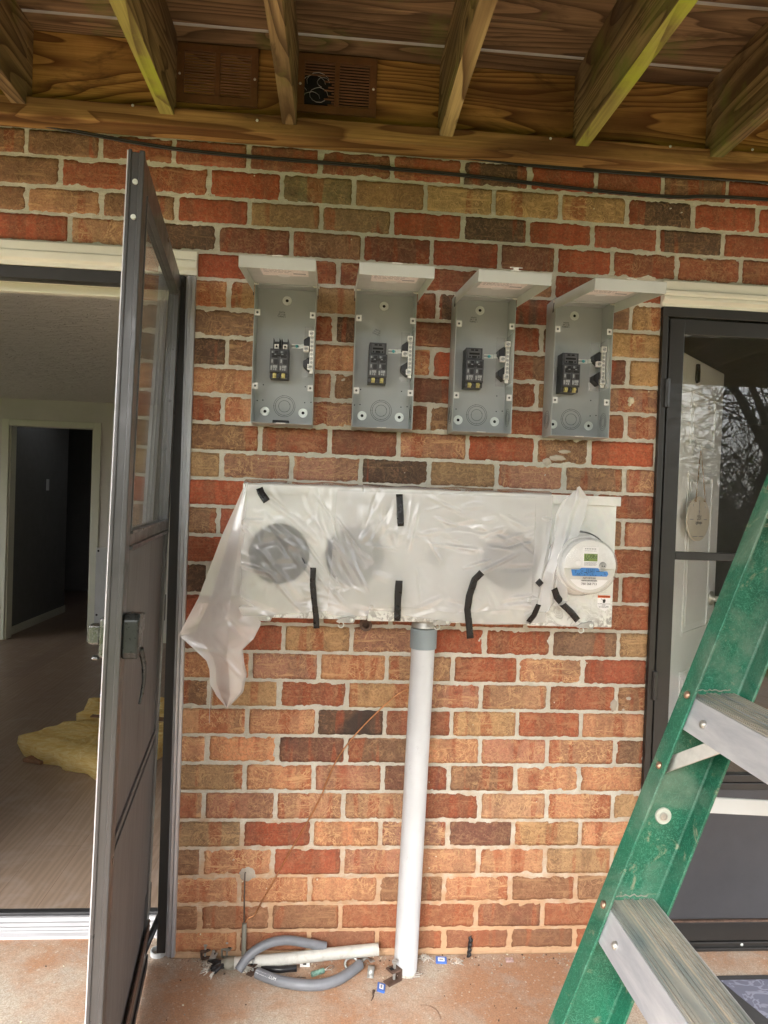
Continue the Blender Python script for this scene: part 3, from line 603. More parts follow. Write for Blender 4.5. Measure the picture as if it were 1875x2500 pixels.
yb = -.0045; wds = [.1115] + [.1215]*30; gaps = [.0062, .001, .0060, .001, .003, .0015, .003]
for k, wd in enumerate(wds):
    y1 = yb; y0 = yb-wd; g_ = gaps[k % len(gaps)] if k < 8 else .002
    m = MB(); b_ = .003; rr_ = [(y0+b_, ZT), (y1-b_, ZT), (y1, ZT+b_), (y1, ZT+.022), (y0, ZT+.022), (y0, ZT+b_)]
    m.prism(rr_, -3, 4.5, 'YZ'); m.b.faces.ensure_lookup_table()
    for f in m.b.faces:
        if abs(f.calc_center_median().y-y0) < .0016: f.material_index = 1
    m.build('deck_board', [M['deckboard'], M['lit_edge'] if k % 2 == 0 else M['deckboard']], deck)
    yb = y0-g_
    if yb < -3.2: break
MB().box(-3, 4.5, yb-.045, yb-.004, 2.34, ZT+.026).build('rim_joist', M['joist'], deck, bevel=.003)
m = MB()
for px in (-2.9, 2.9, 4.35): m.box(px-.045, px+.045, yb+.01, yb+.1, .0, 2.378)
m.build('deck_post', M['joist'], deck, bevel=.004)

# crawl-space vents on the ledger
for k, (x0, x1, z0, z1, lab, br) in enumerate(((-.044, .180, 2.436, 2.598, 'rusty brown vent cover with whole louvres, left of the middle joist', False), (.288, .512, 2.434, 2.598, 'rusty brown vent cover with a torn hole in its left screen', True))):
    v = thing('vent_cover', lab, 'vent', ((x0+x1)/2, -.045, z0)); xm = (x0+x1)/2; fr = .021
    m = MB(); y0, y1 = -.050, -.0424
    m.box(x0, x1, y0, y1, z0, z0+fr); m.box(x0, x1, y0, y1, z1-fr, z1); m.box(x0, x0+fr, y0, y1, z0+fr, z1-fr); m.box(x1-fr, x1, y0, y1, z0+fr, z1-fr); m.box(xm-.007, xm+.007, y0, y1, z0+fr, z1-fr)
    m.build('frame', M['rust'], v, bevel=.0012)
    nl = 15
    for side, (a, b) in enumerate(((x0+fr, xm-.007), (xm+.007, x1-fr))):
        m = MB()
        for j in range(nl):
            z = z0+fr+(z1-z0-2*fr)*(j+.5)/nl
            xa, xb = a, b
            if br and side == 0:
                h = .045*math.sin(math.pi*min(1, j/9.0)) + (.02 if j < 8 else 0)
                if j < 10: xa = b-.018+.012*math.sin(j*2.1); 
            m.bar((xa, -.0455, z), (xb, -.0455, z), .0042, .0012, (0, .5, .8))
        m.build('louvre_panel', M['rust'], v)
    m = MB()
    for x in (x0+.009, x1-.009): m.lathe((x, y0, (z0+z1)/2-.005), [(0, .0022), (.003, .0018), (.0038, 0)], 10)
    m.build('screw', M['silver'], v, smooth=True)
    MB().box(x0+.01, x1-.01, -.0433, -.0427, z0+.01, z1-.01).build('backing', M['black_flat'] if br else M['ledger'], v)
    if br:
        m = MB(); rr = random.Random(4)
        for j in range(5):
            c = Vector((x0+.05+rr.uniform(-.02, .03), -.045, z0+.055+rr.uniform(-.02, .04))); r0 = rr.uniform(.015, .035)
            m.tube([c+Vector((math.cos(t_*.5)*r0, rr.uniform(-.002, .002), math.sin(t_*.5)*r0*.8)) for t_ in range(rr.randint(5, 12))], .0007, 4)
        m.build('torn_screen', M['galv2'], v)
# black cables along the top of the wall
k_ = .5666
def cable_pts(pl, pr, Y): return [U(x*k_, y*k_, Y) for x, y in pl] + [U(935+x*k_, y*k_, Y) for x, y in pr]
def smooth_pts(p, n=6):
    out = []
    for i in range(len(p)-1):
        p0, p1, p2, p3 = p[max(i-1,0)], p[i], p[i+1], p[min(i+2, len(p)-1)]
        for k in range(n):
            t_ = k/n; out.append(.5*((2*p1)+(p2-p0)*t_+(2*p0-5*p1+4*p2-p3)*t_*t_+(3*p1-p0-3*p2+p3)*t_**3))
    return out+[p[-1]]
A = cable_pts([(0,490),(135,522),(300,531),(600,556),(900,577),(1200,598),(1500,612),(1659,627)], [(150,645),(300,665),(500,690),(700,713),(1100,745),(1400,765),(1659,780)], -.012)
A = [Vector((-1.6, -.012, A[0].z+.02))]+A+[Vector((3.2, -.012, A[-1].z-.0))]
m = MB(); m.tube(smooth_pts(A), .0042, 8); m.tube(smooth_pts([p+Vector((0, -.004, -.0075)) for p in A]), .0032, 8)
tag(m.build('black_cable', M['cable'], smooth=True), 'twin black cables running just under the ledger board', 'cable')
B = cable_pts([(0,500),(135,524),(400,577),(740,636),(1100,673),(1659,718)], [(0,720),(400,757),(860,812),(1250,845),(1659,856)], -.016)
B = [Vector((-1.6, -.016, B[0].z+.03))]+B+[Vector((3.2, -.016, B[-1].z+.0))]
m = MB(); m.tube(smooth_pts(B), .0034, 8); m.tube(smooth_pts([p+Vector((0, -.002, -.0062)) for p in B]), .003, 8)
for x, y in ((135, 522),): p = U(x*k_, y*k_, -.018); m.box(p.x-.006, p.x+.006, -.024, .0, p.z-.012, p.z+.006)
tag(m.build('black_cable', M['cable'], smooth=True), 'sagging black cable pair crossing the third brick course below the deck', 'cable')

# ------------------------------------------------------------------ left doorway
LX0, LX1 = -.93, .018   # rough opening
ZH = 2.036
lf = thing('door_frame', 'white moulded frame and aluminium sill of the open doorway', 'door frame', (-.45, 0, 0))
m = MB(); prof = [(-.018, ZH), (-.018, ZH-.024), (-.024, ZH-.028), (-.024, ZH-.048), (-.014, ZH-.054), (-.014, ZH-.066), (.03, ZH-.066), (.03, ZH)]
m.prism([(y, z) for y, z in prof], LX0-.02, LX1+.004, 'YZ'); m.build('head_casing', M['white_trim'], lf, bevel=.0015)
m = MB(); prof = [(LX1+.001, -.012), (LX1-.008, -.016), (LX1-.010, -.010), (LX1-.018, -.014), (LX1-.021, -.008), (LX1-.026, -.008), (LX1-.026, .09), (LX1+.001, .09)]
m.prism([(x, y) for x, y in prof], .012, ZH-.067, 'XY'); m.build('side_casing', M['jamb_grey'], lf, bevel=.0008)
MB().box(LX0-.02, LX0+.02, -.012, .09, .012, ZH-.067).build('side_casing', M['white_trim'], lf, bevel=.001)
m = MB(); m.box(LX0+.02, LX1-.03, -.012, .03, 1.935, ZH-.068); m.box(LX1-.052, LX1-.0275, -.006, .09, .02, ZH-.069); m.build('storm_door_rail', M['dark_metal'], lf, bevel=.001)
m = MB(); m.box(LX0+.02, LX1-.053, .06, .19, 1.945, ZH-.03); m.box(LX0+.02, LX1-.053, .075, .1, 1.92, 1.9445); m.box(LX1-.06, LX1-.0265, .092, .19, .03, 1.99); m.box(LX0-.0, LX0+.03, .092, .19, .03, 1.99)
m.build('inner_jamb', M['wall_trim'], lf, bevel=.002)
m = MB(); prof = [(.098, .0), (.098, .008), (.108, .012), (.112, .010), (.118, .014), (.124, .0125), (.130, .017), (.138, .0155), (.146, .021), (.156, .020), (.164, .027), (.174, .027), (.174, .0)]
m.prism(prof, LX0, LX1-.027, 'YZ'); m.build('sill', M['alu_sill'], lf)
m = MB(); m.box(LX0, LX1-.027, .1745, .2005, .0, .037); m.build('weather_strip', M['weather'], lf, bevel=.004)

# open storm door
SD = Vector((.0877, -.7516, 0)).normalized(); ang = math.atan2(SD.y, SD.x)
sdoor = thing('storm_door', 'dark metal storm door standing wide open, glass above and dusty panel below', 'door', (-.022, -.0065, .035), (0, 0, 0))
Mrot = Matrix.Rotation(ang, 4, 'Z') @ Matrix.Rotation(R(-1.05), 4, 'X')
e = Mrot.to_euler(); sdoor.rotation_euler = e
top_p = Mrot @ Vector((0, 0, 1.92))
sdoor.location = (-.022-top_p.x, -.0065-top_p.y, .035)
TH = .026; HL = 1.925; WD = .757
def sbox(m, u0, u1, z0, z1, y0=-TH, y1=0.0): m.box(u0, u1, y0, y1, z0, z1)
m = MB(); sbox(m, .006, .058, 0, HL); m.build('hinge_stile', M['door_metal'], sdoor, bevel=.002, local=True)
# outer stile with a rolled edge
m = MB(); sbox(m, WD-.052, WD, 0, HL); m.box(WD-.002, WD+.0035, -TH-.001, -TH+.005, 0, HL+.003); m.box(WD-.002, WD+.005, -.008, .0015, 0, HL+.002); m.build('outer_stile', M['door_metal'], sdoor, bevel=.002, local=True)
MB().box(WD-.0005, WD+.0030, -TH-.0032, -TH-.0012, .002, HL).build('sunlit_edge_strip', M['alu_sill'], sdoor, local=True)  # added pale strip standing in for sunlight along the door edge
m = MB(); sbox(m, .058, WD-.052, HL-.055, HL); m.build('top_rail', M['door_metal'], sdoor, bevel=.002, local=True)
m = MB(); sbox(m, .058, WD-.052, 1.212, 1.238); m.box(.058, WD-.052, -.004, .006, 1.205, 1.214); m.box(.058, WD-.052, -.004, .005, 1.236, 1.242); m.build('middle_rail', M['door_metal'], sdoor, bevel=.0015, local=True)
m = MB(); m.box(.058, WD-.052, -.016, -.008, .06, 1.212); m.box(.058, WD-.052, -.0078, -.003, .64, .652)
m.build('kick_panel', M['kick'], sdoor, bevel=.001, local=True)
MB().box(.0585, WD-.0525, -.0078, -.0045, .20, .62).build('lower_kick_plate', M['kick'], sdoor, bevel=.002, local=True)
m = MB(); sbox(m, .058, WD-.052, 0, .06); m.build('bottom_rail', M['door_metal'], sdoor, bevel=.002, local=True)
m = MB(); m.box(.02, WD-.01, .0005, .004, .062, .10); m.build('bottom_sweep', M['rusty'], sdoor, bevel=.001, local=True)
m = MB(); m.box(.02, WD-.01, -.004, .004, -.028, -.001); m.build('rubber_seal', M['black'], sdoor, local=True)
gp = MB(); gp.box(.054, WD-.048, -.014, -.010, 1.238, HL-.05); gp.build('glass_pane', M['glass'], sdoor, local=True)
m = MB()
for a0, a1, b0, b1 in ((.058, .066, 1.242, HL-.055), (WD-.060, WD-.052, 1.242, HL-.055)): m.box(a0, a1, -.010, .002, b0, b1)
m.box(.066, WD-.06, -.010, .002, HL-.063, HL-.055); m.build('glazing_bead', M['door_metal'], sdoor, bevel=.001, local=True)
m = MB()
for z in (HL-.055, HL-.118): m.tube([(WD+.001, -.013, z), (WD+.0062, -.013, z)], .0048, 12)
m.build('bolt_head', M['zinc'], sdoor, bevel=.001, local=True)
hd = MB(); hd.prism([(WD-.072, 1.012), (WD-.010, 1.008), (WD-.004, 1.022), (WD-.004, 1.082), (WD-.014, 1.092), (WD-.066, 1.088)], .0005, .030); h1 = hd.build('latch_handle', M['gunmetal'], sdoor, bevel=.004, local=True)
m = MB(); m.box(WD-.12, WD-.065, .012, .026, 1.043, 1.078); m.build('latch_button', M['gunmetal'], h1, bevel=.003, local=True)
m = MB(); pts = [(WD-.052, .028, 1.02), (WD-.060, .034, .995), (WD-.066, .036, .965), (WD-.068, .034, .935), (WD-.065, .030, .91)]
m.tube(smooth_pts([Vector(p) for p in pts], 5), [.0062-.0038*k/20 for k in range(21)], 12); m.build('lever', M['gunmetal'], h1, smooth=True, local=True)
m = MB(); m.box(WD-.056, WD-.014, -TH-.014, -TH, 1.010, 1.082); m.box(WD-.048, WD-.020, -TH-.034, -TH-.0135, 1.032, 1.068); m.box(WD-.045, WD-.024, -TH-.028, -TH-.015, 1.002, 1.0095); m.build('inside_latch', M['chrome'], sdoor, bevel=.004, local=True)
m = MB()
for z in (.12, .95, 1.75): m.tube([(0, -.004, z), (0, -.004, z+.075)], .0055, 10)
m.build('hinge', M['dark_metal'], sdoor, smooth=False, bevel=.0008, local=True)
# door closer arm near the floor
m = MB(); a = Vector((-.035, -.02, .12)); b = Vector((-.050, .06, .17))
cl = thing('door_closer', 'black closer arm low at the hinge side of the open door', 'closer', (-.04, .02, .10))
MB().tube([(-.062, -.075, .045), (-.028, .03, .13)], .009, 12).build('cylinder', M['black'], cl, smooth=True)
MB().tube([(-.028, .03, .13), (-.018, .06, .155)], .004, 8).build('rod', M['silver'], cl, smooth=True)

# ------------------------------------------------------------------ left room
RB = 4.24; ZC = 2.105
tag(MB().box(-5.2, .72, .20, 8.2, -.06, .036).build('interior_floor', M['laminate']), kind='structure')
tag(MB().box(-5.2, .72, .19, RB+.1, ZC, ZC+.08).build('ceiling', M['ceil']), kind='structure')
DX0, DX1, DZ1 = -2.325, -1.62, 1.875
m = MB(); m.box(-5.2, DX0-.001, RB, RB+.11, .036, ZC); m.box(DX1+.001, .72, RB, RB+.11, .036, ZC); m.box(DX0-.001, DX1+.001, RB, RB+.11, DZ1+.001, ZC)
bw = tag(m.build('interior_wall', M['wall_int']), 'cream back wall of the room behind the open door', 'wall')
m = MB(); m.box(DX0-.06, DX0, RB-.012, RB-.0005, .036, DZ1+.055); m.box(DX1, DX1+.06, RB-.012, RB-.0005, .036, DZ1+.055); m.box(DX0, DX1, RB-.012, RB-.0005, DZ1, DZ1+.055); m.box(DX0-.0, DX0+.015, RB, RB+.109, .036, DZ1); m.box(DX1-.015, DX1, RB, RB+.109, .036, DZ1)
m.build('door_casing', M['wall_trim'], bw, bevel=.003)
m = MB(); m.box(-5.2, DX0-.0605, RB-.01, RB-.0005, .036, .12); m.box(DX1+.0605, .72, RB-.01, RB-.0005, .036, .12); m.build('baseboard', M['wall_trim'], bw, bevel=.002)
tag(MB().box(.62, .72, .20, RB-.0005, .036, ZC).build('interior_wall', M['wall_int']), 'side wall of the left room hidden behind the storm door', 'wall')
m = MB(); m.box(-5.2, -5.1, .20, 1.0, .036, ZC); m.box(-5.2, -5.1, 2.9, RB-.0005, .036, ZC); m.box(-5.2, -5.1, 1.0, 2.9, .036, .8); m.box(-5.2, -5.1, 1.0, 2.9, 1.95, ZC); tag(m.build('interior_wall', M['wall_int']), 'far left side wall inside the room with an unseen opening added to let in daylight', 'wall')  # opening is invented, cut out of view to brighten the room
m = MB(); m.box(-5.2, LX0-.0, .2, .215, -.06, ZC+.05); m.box(LX1-.0, .72, .2, .215, -.06, ZC+.05); m.box(LX0, LX1, .2, .215, 1.992, ZC+.05)
tag(m.build('interior_wall', M['wall_int']), 'inner face of the brick wall around the left doorway', 'wall')
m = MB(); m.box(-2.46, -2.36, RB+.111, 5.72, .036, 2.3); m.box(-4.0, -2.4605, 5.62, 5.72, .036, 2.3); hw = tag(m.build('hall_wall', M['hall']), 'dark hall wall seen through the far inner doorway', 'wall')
m = MB(); m.box(-2.359, -2.35, RB+.112, 5.73, .036, .11); m.build('baseboard', M['wall_trim'], hw, bevel=.002)
p = U(141, 1200, 5.4); m = MB(); m.box(-2.3595, -2.353, 5.15, 5.21, 1.33, 1.44); m.build('light_switch', M['metal_white'], hw, bevel=.002)
m = MB(); m.box(-4.2, .6, 7.4, 7.5, .036, 2.3); m.box(-4.2, .6, RB+.12, 7.5, 2.301, 2.38); m.box(-1.5, -1.4, RB+.111, 7.4, .036, 2.3); m.box(-4.3, -4.2, RB+.111, 7.4, .036, 2.3)
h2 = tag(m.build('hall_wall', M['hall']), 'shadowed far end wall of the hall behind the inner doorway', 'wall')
# leaning white metal cover by the casing
pc = thing('panel_cover', 'tall white metal panel cover with screw holes leaning against the back wall', 'cover', (-1.47, RB-.1, .036))
m = MB(); m.box(-1.555, -1.20, RB-.070, RB-.064, .04, .86); m.box(-1.50, -1.20, RB-.085, RB-.0705, .04, .76); m.build('plate', M['metal_white'], pc, bevel=.003)
m = MB()
for x, z in ((-1.535, .83), (-1.535, .28)): m.lathe((x, RB-.0705, z), [(0, .001), (.009, .001), (.009, 0)], 10)
m.build('screw_hole', M['black_flat'], pc)
# insulation batts on the floor
def batt(name, pts, h, seed, lab, z0=.037):
    m = MB(); rr = random.Random(seed); n = 26; rows = []
    (ax, ay), (bx, by), (cx, cy), (dx, dy) = pts   # front-left, front-right, back-right, back-left
    for layer, (zz, sh) in enumerate(((0, .0), (.25, .018), (.6, .028), (.9, .015), (1.0, -.02))):
        ring = []
        for e0, e1 in (((ax,ay),(bx,by)), ((bx,by),(cx,cy)), ((cx,cy),(dx,dy)), ((dx,dy),(ax,ay))):
            for k in range(n):
                t_ = k/n; x = e0[0]+(e1[0]-e0[0])*t_; y = e0[1]+(e1[1]-e0[1])*t_; mx, my = (ax+cx)/2, (ay+cy)/2
                L = math.hypot(x-mx, y-my); s_ = sh + noise.noise(Vector((x*14, y*14, layer*2.1+seed)))*.035
                hz = h*(1+.25*noise.noise(Vector((x*5, y*5, seed))))
                ring.append((x+(x-mx)/L*s_, y+(y-my)/L*s_, z0+zz*hz+noise.noise(Vector((x*22, y*22, layer)))*.007*(layer > 0)))
        rows.append(ring+[ring[0]])
    V = m.grid(rows); mx, my = (ax+cx)/2, (ay+cy)/2; last = V[-1][:-1]
    prev = last
    for f_ in (.75, .5, .25):
        cur = [m.b.verts.new((mx+(v.co.x-mx)*f_, my+(v.co.y-my)*f_, z0+h*(1.06+.25*noise.noise(Vector((v.co.x*5*f_, v.co.y*5*f_, seed+3)))) + noise.noise(Vector((v.co.x*25*f_, v.co.y*25*f_, 4)))*.022)) for v in last]
        for k in range(len(cur)): m._f([prev[k], prev[(k+1)%len(cur)], cur[(k+1)%len(cur)], cur[k]])
        prev = cur
    c = m.b.verts.new((mx, my, z0+h*1.08))
    for k in range(len(prev)): m._f([prev[k], prev[(k+1)%len(prev)], c])
    T = thing(name, lab, 'insulation', ((ax+cx)/2, (ay+cy)/2, z0)); bmesh.ops.remove_doubles(m.b, verts=m.b.verts, dist=.0005)
    m.build('fibre_pad', M['batt'], T, smooth=True); return T
b1 = batt('insulation_batt', ((-1.03, 1.50), (-.44, 1.12), (-.36, 1.60), (-.93, 1.76)), .10, 1, 'large flat yellow insulation batt lying nearest on the floor')
b2 = batt('insulation_batt', ((-.86, 1.82), (-.40, 1.75), (-.38, 2.02), (-.88, 2.06)), .13, 2, 'smaller torn yellow insulation piece behind the large batt')
m = MB(); m.prism([(-.80, 1.76), (-.40, 1.70), (-.38, 2.0), (-.78, 2.08)], .15, .156, 'XY'); m.build('paper_facing', M['kraft'], b2, bevel=.001)
m = MB(); m.prism([(-1.0, 1.42), (-.90, 1.38), (-.88, 1.46), (-.98, 1.47)], .038, .055, 'XY'); m.build('paper_facing', M['kraft'], b1, bevel=.003)
m = MB(); rows = [[(-.86+.26*i/6, 2.10+.22*j/3, .17+.012*math.sin(i*1.1)+.006*j) for i in range(7)] for j in range(4)]; m.grid(rows); tag(m.build('paper_sheet', M['sheetpaper'], solid=.001), 'white printed papers lying behind the insulation', 'paper')

# ------------------------------------------------------------------ right doorway
RX0 = 1.395; RW = .92; RX1 = RX0+RW+.10
rf = thing('door_frame', 'cream headed dark frame around the closed storm door', 'door frame', (1.85, 0, 0))
m = MB(); zt = 2.036; prof = [(-.018, zt), (-.018, zt-.026), (-.026, zt-.030), (-.026, zt-.040), (-.020, zt-.044), (-.024, zt-.048), (-.024, zt-.056), (-.010, zt-.064), (-.010, zt-.074), (.05, zt-.074), (.05, zt)]
m.prism(prof, RX0-.004, RX1+.03, 'YZ'); m.build('head_casing', M['white_trim'], rf, bevel=.001)
m = MB(); m.box(RX0, RX1+.03, -.012, .05, 1.933, 1.9615); m.box(RX0, RX0+.016, -.014, .05, .0, 1.9325); m.box(RX0+.0165, RX0+.026, .0, .05, .0, 1.9325); m.box(RX1, RX1+.03, -.014, .05, 0, 1.9325)
m.build('frame_rail', M['dark_metal'], rf, bevel=.0015)
m = MB(); m.box(RX0+.03, RX1, .051, .19, 1.965, 1.995); m.box(RX0+.002, RX0+.03, .051, .19, .0, 1.995); m.box(RX1, RX1+.03, .051, .19, 0, 1.995); m.build('inner_jamb', M['wall_trim'], rf, bevel=.002)
m = MB(); m.box(RX0+.026, RX1, -.002, .05, .0, .028); m.box(RX0+.026, RX1, -.010, -.0025, .004, .014); s_ = m.build('sill', M['dark_metal'], rf, bevel=.002)
m = MB()
for x in (1.555, 1.735, 1.93): m.lathe((x, -.0022, .020), [(0, .003), (.0035, .0025), (.0048, 0)], 10)
m.build('sill_screw', M['zinc'], rf, smooth=True)
sd2 = thing('storm_door', 'closed dark storm door with two glass panes and charcoal kick panel', 'door', (RX0+.03, 0, .03))
X0 = RX0+.0275; X1 = RX1-.003; SW = .046
MB().box(X0, X0+SW, -.004, .024, .034, 1.929).build('hinge_stile', M['dark_metal'], sd2, bevel=.002)
MB().box(X1-SW, X1, -.004, .024, .034, 1.929).build('latch_stile', M['dark_metal'], sd2, bevel=.002)
MB().box(X0+SW, X1-SW, -.004, .024, 1.884, 1.929).build('top_rail', M['dark_metal'], sd2, bevel=.002)
MB().box(X0+SW, X1-SW, -.004, .024, 1.203, 1.227).build('middle_rail', M['dark_metal'], sd2, bevel=.002)
m = MB(); m.box(X0+SW, X1-SW, -.004, .024, .525, .548); m.box(X0+SW, X1-SW, -.002, .024, .500, .5215); m.build('lower_rail', M['dark_metal'], sd2, bevel=.002)
MB().box(X0+SW, X1-SW, .002, .020, .099, .4995).build('kick_panel', M['kick_dark'], sd2, bevel=.001)
m = MB(); m.box(X0+SW, X1-SW, -.0065, .001, .093, .0985); m.build('trim_strip', M['rusty'], sd2)
MB().box(X0+SW, X1-SW, -.004, .024, .034, .0925).build('bottom_rail', M['dark_metal'], sd2, bevel=.002)
MB().box(X0+SW-.004, X1-SW+.004, .008, .012, 1.224, 1.887).build('upper_glass', M['glass_dirty'], sd2)
MB().box(X0+SW-.004, X1-SW+.004, .008, .012, .545, 1.206).build('lower_glass', M['glass_dirty'], sd2)
m = MB()
for z in (.78, 1.66, .20): m.tube([(RX0+.020, -.016, z), (RX0+.020, -.016, z+.085)], .008, 12)
m.build('hinge', M['dark_metal'], sd2, bevel=.001)
# inner white door, half open
p0 = Vector((1.415, .195)); p1 = Vector((2.09, .86)); dd = (p1-p0); LD = dd.length; an = math.atan2(dd.y, dd.x)
wd = thing('panel_door', 'white six-panel door standing half open behind the storm door glass', 'door', (p0.x, p0.y, .045), (0, 0, an))
HD = 1.90
MB().box(0, LD, .0, .040, 0, HD).build('slab', M['door_white'], wd, bevel=.002, local=True)
def panel(m, x0, x1, z0, z1):
    for i, (ins, dep) in enumerate(((0, .004), (.012, .0065), (.024, .003))):
        a = ins; m.box(x0+a, x1-a, -dep, -.0001-.0002*i, z0+a, z1-a)
cw = .105; gp_ = .11; pw = (LD-2*cw-gp_)/2
for (x0, x1) in ((cw, cw+pw), (cw+pw+gp_, LD-cw)):
    for z0, z1 in ((.12, .68), (.82, 1.46), (1.56, 1.78)):
        m = MB()
        fr_ = .014
        for a, b, c_, d_ in ((x0, x1, z0, z0+fr_), (x0, x1, z1-fr_, z1), (x0, x0+fr_, z0+fr_, z1-fr_), (x1-fr_, x1, z0+fr_, z1-fr_)): m.box(a, b, -.006, -.0002, c_, d_)
        m.box(x0+.035, x1-.035, -.005, -.0002, z0+.035, z1-.035)
        m.build('moulded_panel', M['door_white'], wd, bevel=.0035, local=True)
def on_door(x, y):   # point on the leaf, door-local
    n = Vector((-math.sin(an), math.cos(an), 0)); P = Vector((p0.x, p0.y, 0)); d = ray(x, y); t_ = (P-CAM).dot(n)/d.dot(n); q = CAM+d*t_
    return Vector(((q-P).dot(Vector((math.cos(an), math.sin(an), 0))), 0, q.z-.045))
q = on_door(1748, 1457)
m = MB(); m.lathe((min(q.x, LD-.06), 0, q.z), [(.030, 0), (.030, .008), (.012, .012), (.012, .035), (.026, .045), (.030, .058), (.024, .070), (.0, .074)], 24); m.build('door_knob', M['silver'], wd, smooth=True, local=True)
q = on_door(1700, 912)
m = MB(); m.tube([Vector((q.x-.012, -.006, q.z+.03)), Vector((q.x+.010, -.006, q.z+.035)), Vector((q.x+.016, -.006, q.z+.01)), Vector((q.x+.014, -.006, q.z-.03)), Vector((q.x-.006, -.006, q.z-.035)), Vector((q.x-.014, -.006, q.z-.025)), Vector((q.x-.012, -.006, q.z+.03))], .005, 8)
kn = m.build('door_viewer_plate', M['black'], wd, smooth=True, local=True)
# hook, twine and oval sign on the door
q = on_door(1692, 1093); hk = thing('wall_hook', 'white adhesive hook stuck on the white panel door', 'hook', tuple((wd.matrix_basis @ q)), (0, 0, an))
m = MB(); m.prism([(.016*math.cos(t_), .03*math.sin(t_)) for t_ in [2*math.pi*k/20 for k in range(20)]], -.008, -.0015); m.build('back_plate', M['tab'], hk, bevel=.001, local=True)
m = MB(); m.tube([(0, -.008, -.005), (0, -.022, -.016), (0, -.030, -.008), (0, -.030, .012)], .004, 8); m.build('hook_arm', M['tab'], hk, smooth=True, local=True)
qs = on_door(1684, 1266); sg = thing('hanging_sign', 'oval pale wooden sign with lighthouse map hanging by twine on the white door', 'sign', tuple(wd.matrix_basis @ qs), (0, 0, an))
RXs, RZs = .062, .070
qa = on_door(1657, 1268); qb = on_door(1712, 1262); RXs = (qb.x-qa.x)/2*1.0; RZs = (on_door(1686, 1210).z-on_door(1684, 1318).z)/2
m = MB(); m.prism([(RXs*math.cos(t_), RZs*math.sin(t_)) for t_ in [2*math.pi*k/48 for k in range(48)]], -.034, -.028); m.build('board', M['birch'], sg, bevel=.0008, local=True)
dzh = q.z-qs.z
m = MB()
for s_ in (-1, 1): m.tube([(s_*.003+q.x-qs.x, -.030, dzh-.012), (s_*RXs*.42, -.038, RZs*.86), (s_*RXs*.42, -.036, RZs*.80)], .0022, 6); m.tube([(s_*RXs*.42-.006, -.037, RZs*.80), (s_*RXs*.42+.006, -.037, RZs*.78)], .003, 6)
m.build('twine', M['twine'], sg, smooth=True, local=True)
text('OBX', .026, (0, -.0345, .004), sg, M['ink'], local=True, shear=.2); text('Lighthouses', .017, (0, -.0345, -.014), sg, M['ink'], local=True, shear=.3)
m = MB(); m.box(-.002, .002, -.0348, -.0342, RZs*.42, RZs*.84); m.prism([(.007*math.cos(t_)+.0, .007*math.sin(t_)+RZs*.33) for t_ in [2*math.pi*k/6 for k in range(6)]], -.0348, -.0342)
for x, z, h_ in ((-RXs*.55, RZs*.55, .010), (RXs*.55, RZs*.5, .010), (.018, -RZs*.28, .016), (-.018, -RZs*.25, .008)): m.prism([(x-.003, z), (x+.003, z), (x+.001, z+h_), (x-.001, z+h_)], -.0348, -.0342)
for x0, x1, z in ((-.012, .012, RZs*.22), (-RXs*.8, -RXs*.5, -RZs*.02), (RXs*.45, RXs*.75, -RZs*.03), (-RXs*.5, -RXs*.08, -RZs*.78), (RXs*.05, RXs*.45, -RZs*.79)): m.box(x0, x1, -.0347, -.0342, z-.0012, z+.0012)
m.build('lighthouse_marks', M['label_grey'], sg, local=True)
# dark room behind the right door
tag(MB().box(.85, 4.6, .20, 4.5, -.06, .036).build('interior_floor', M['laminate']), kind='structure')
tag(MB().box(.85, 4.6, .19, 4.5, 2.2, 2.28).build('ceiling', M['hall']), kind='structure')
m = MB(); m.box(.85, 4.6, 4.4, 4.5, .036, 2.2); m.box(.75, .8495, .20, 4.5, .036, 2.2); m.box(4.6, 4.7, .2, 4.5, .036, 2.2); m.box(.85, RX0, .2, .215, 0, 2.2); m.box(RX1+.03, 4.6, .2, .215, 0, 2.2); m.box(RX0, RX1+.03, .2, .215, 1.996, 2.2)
tag(m.build('interior_wall', M['hall']), 'dark walls of the room behind the closed storm door', 'wall')

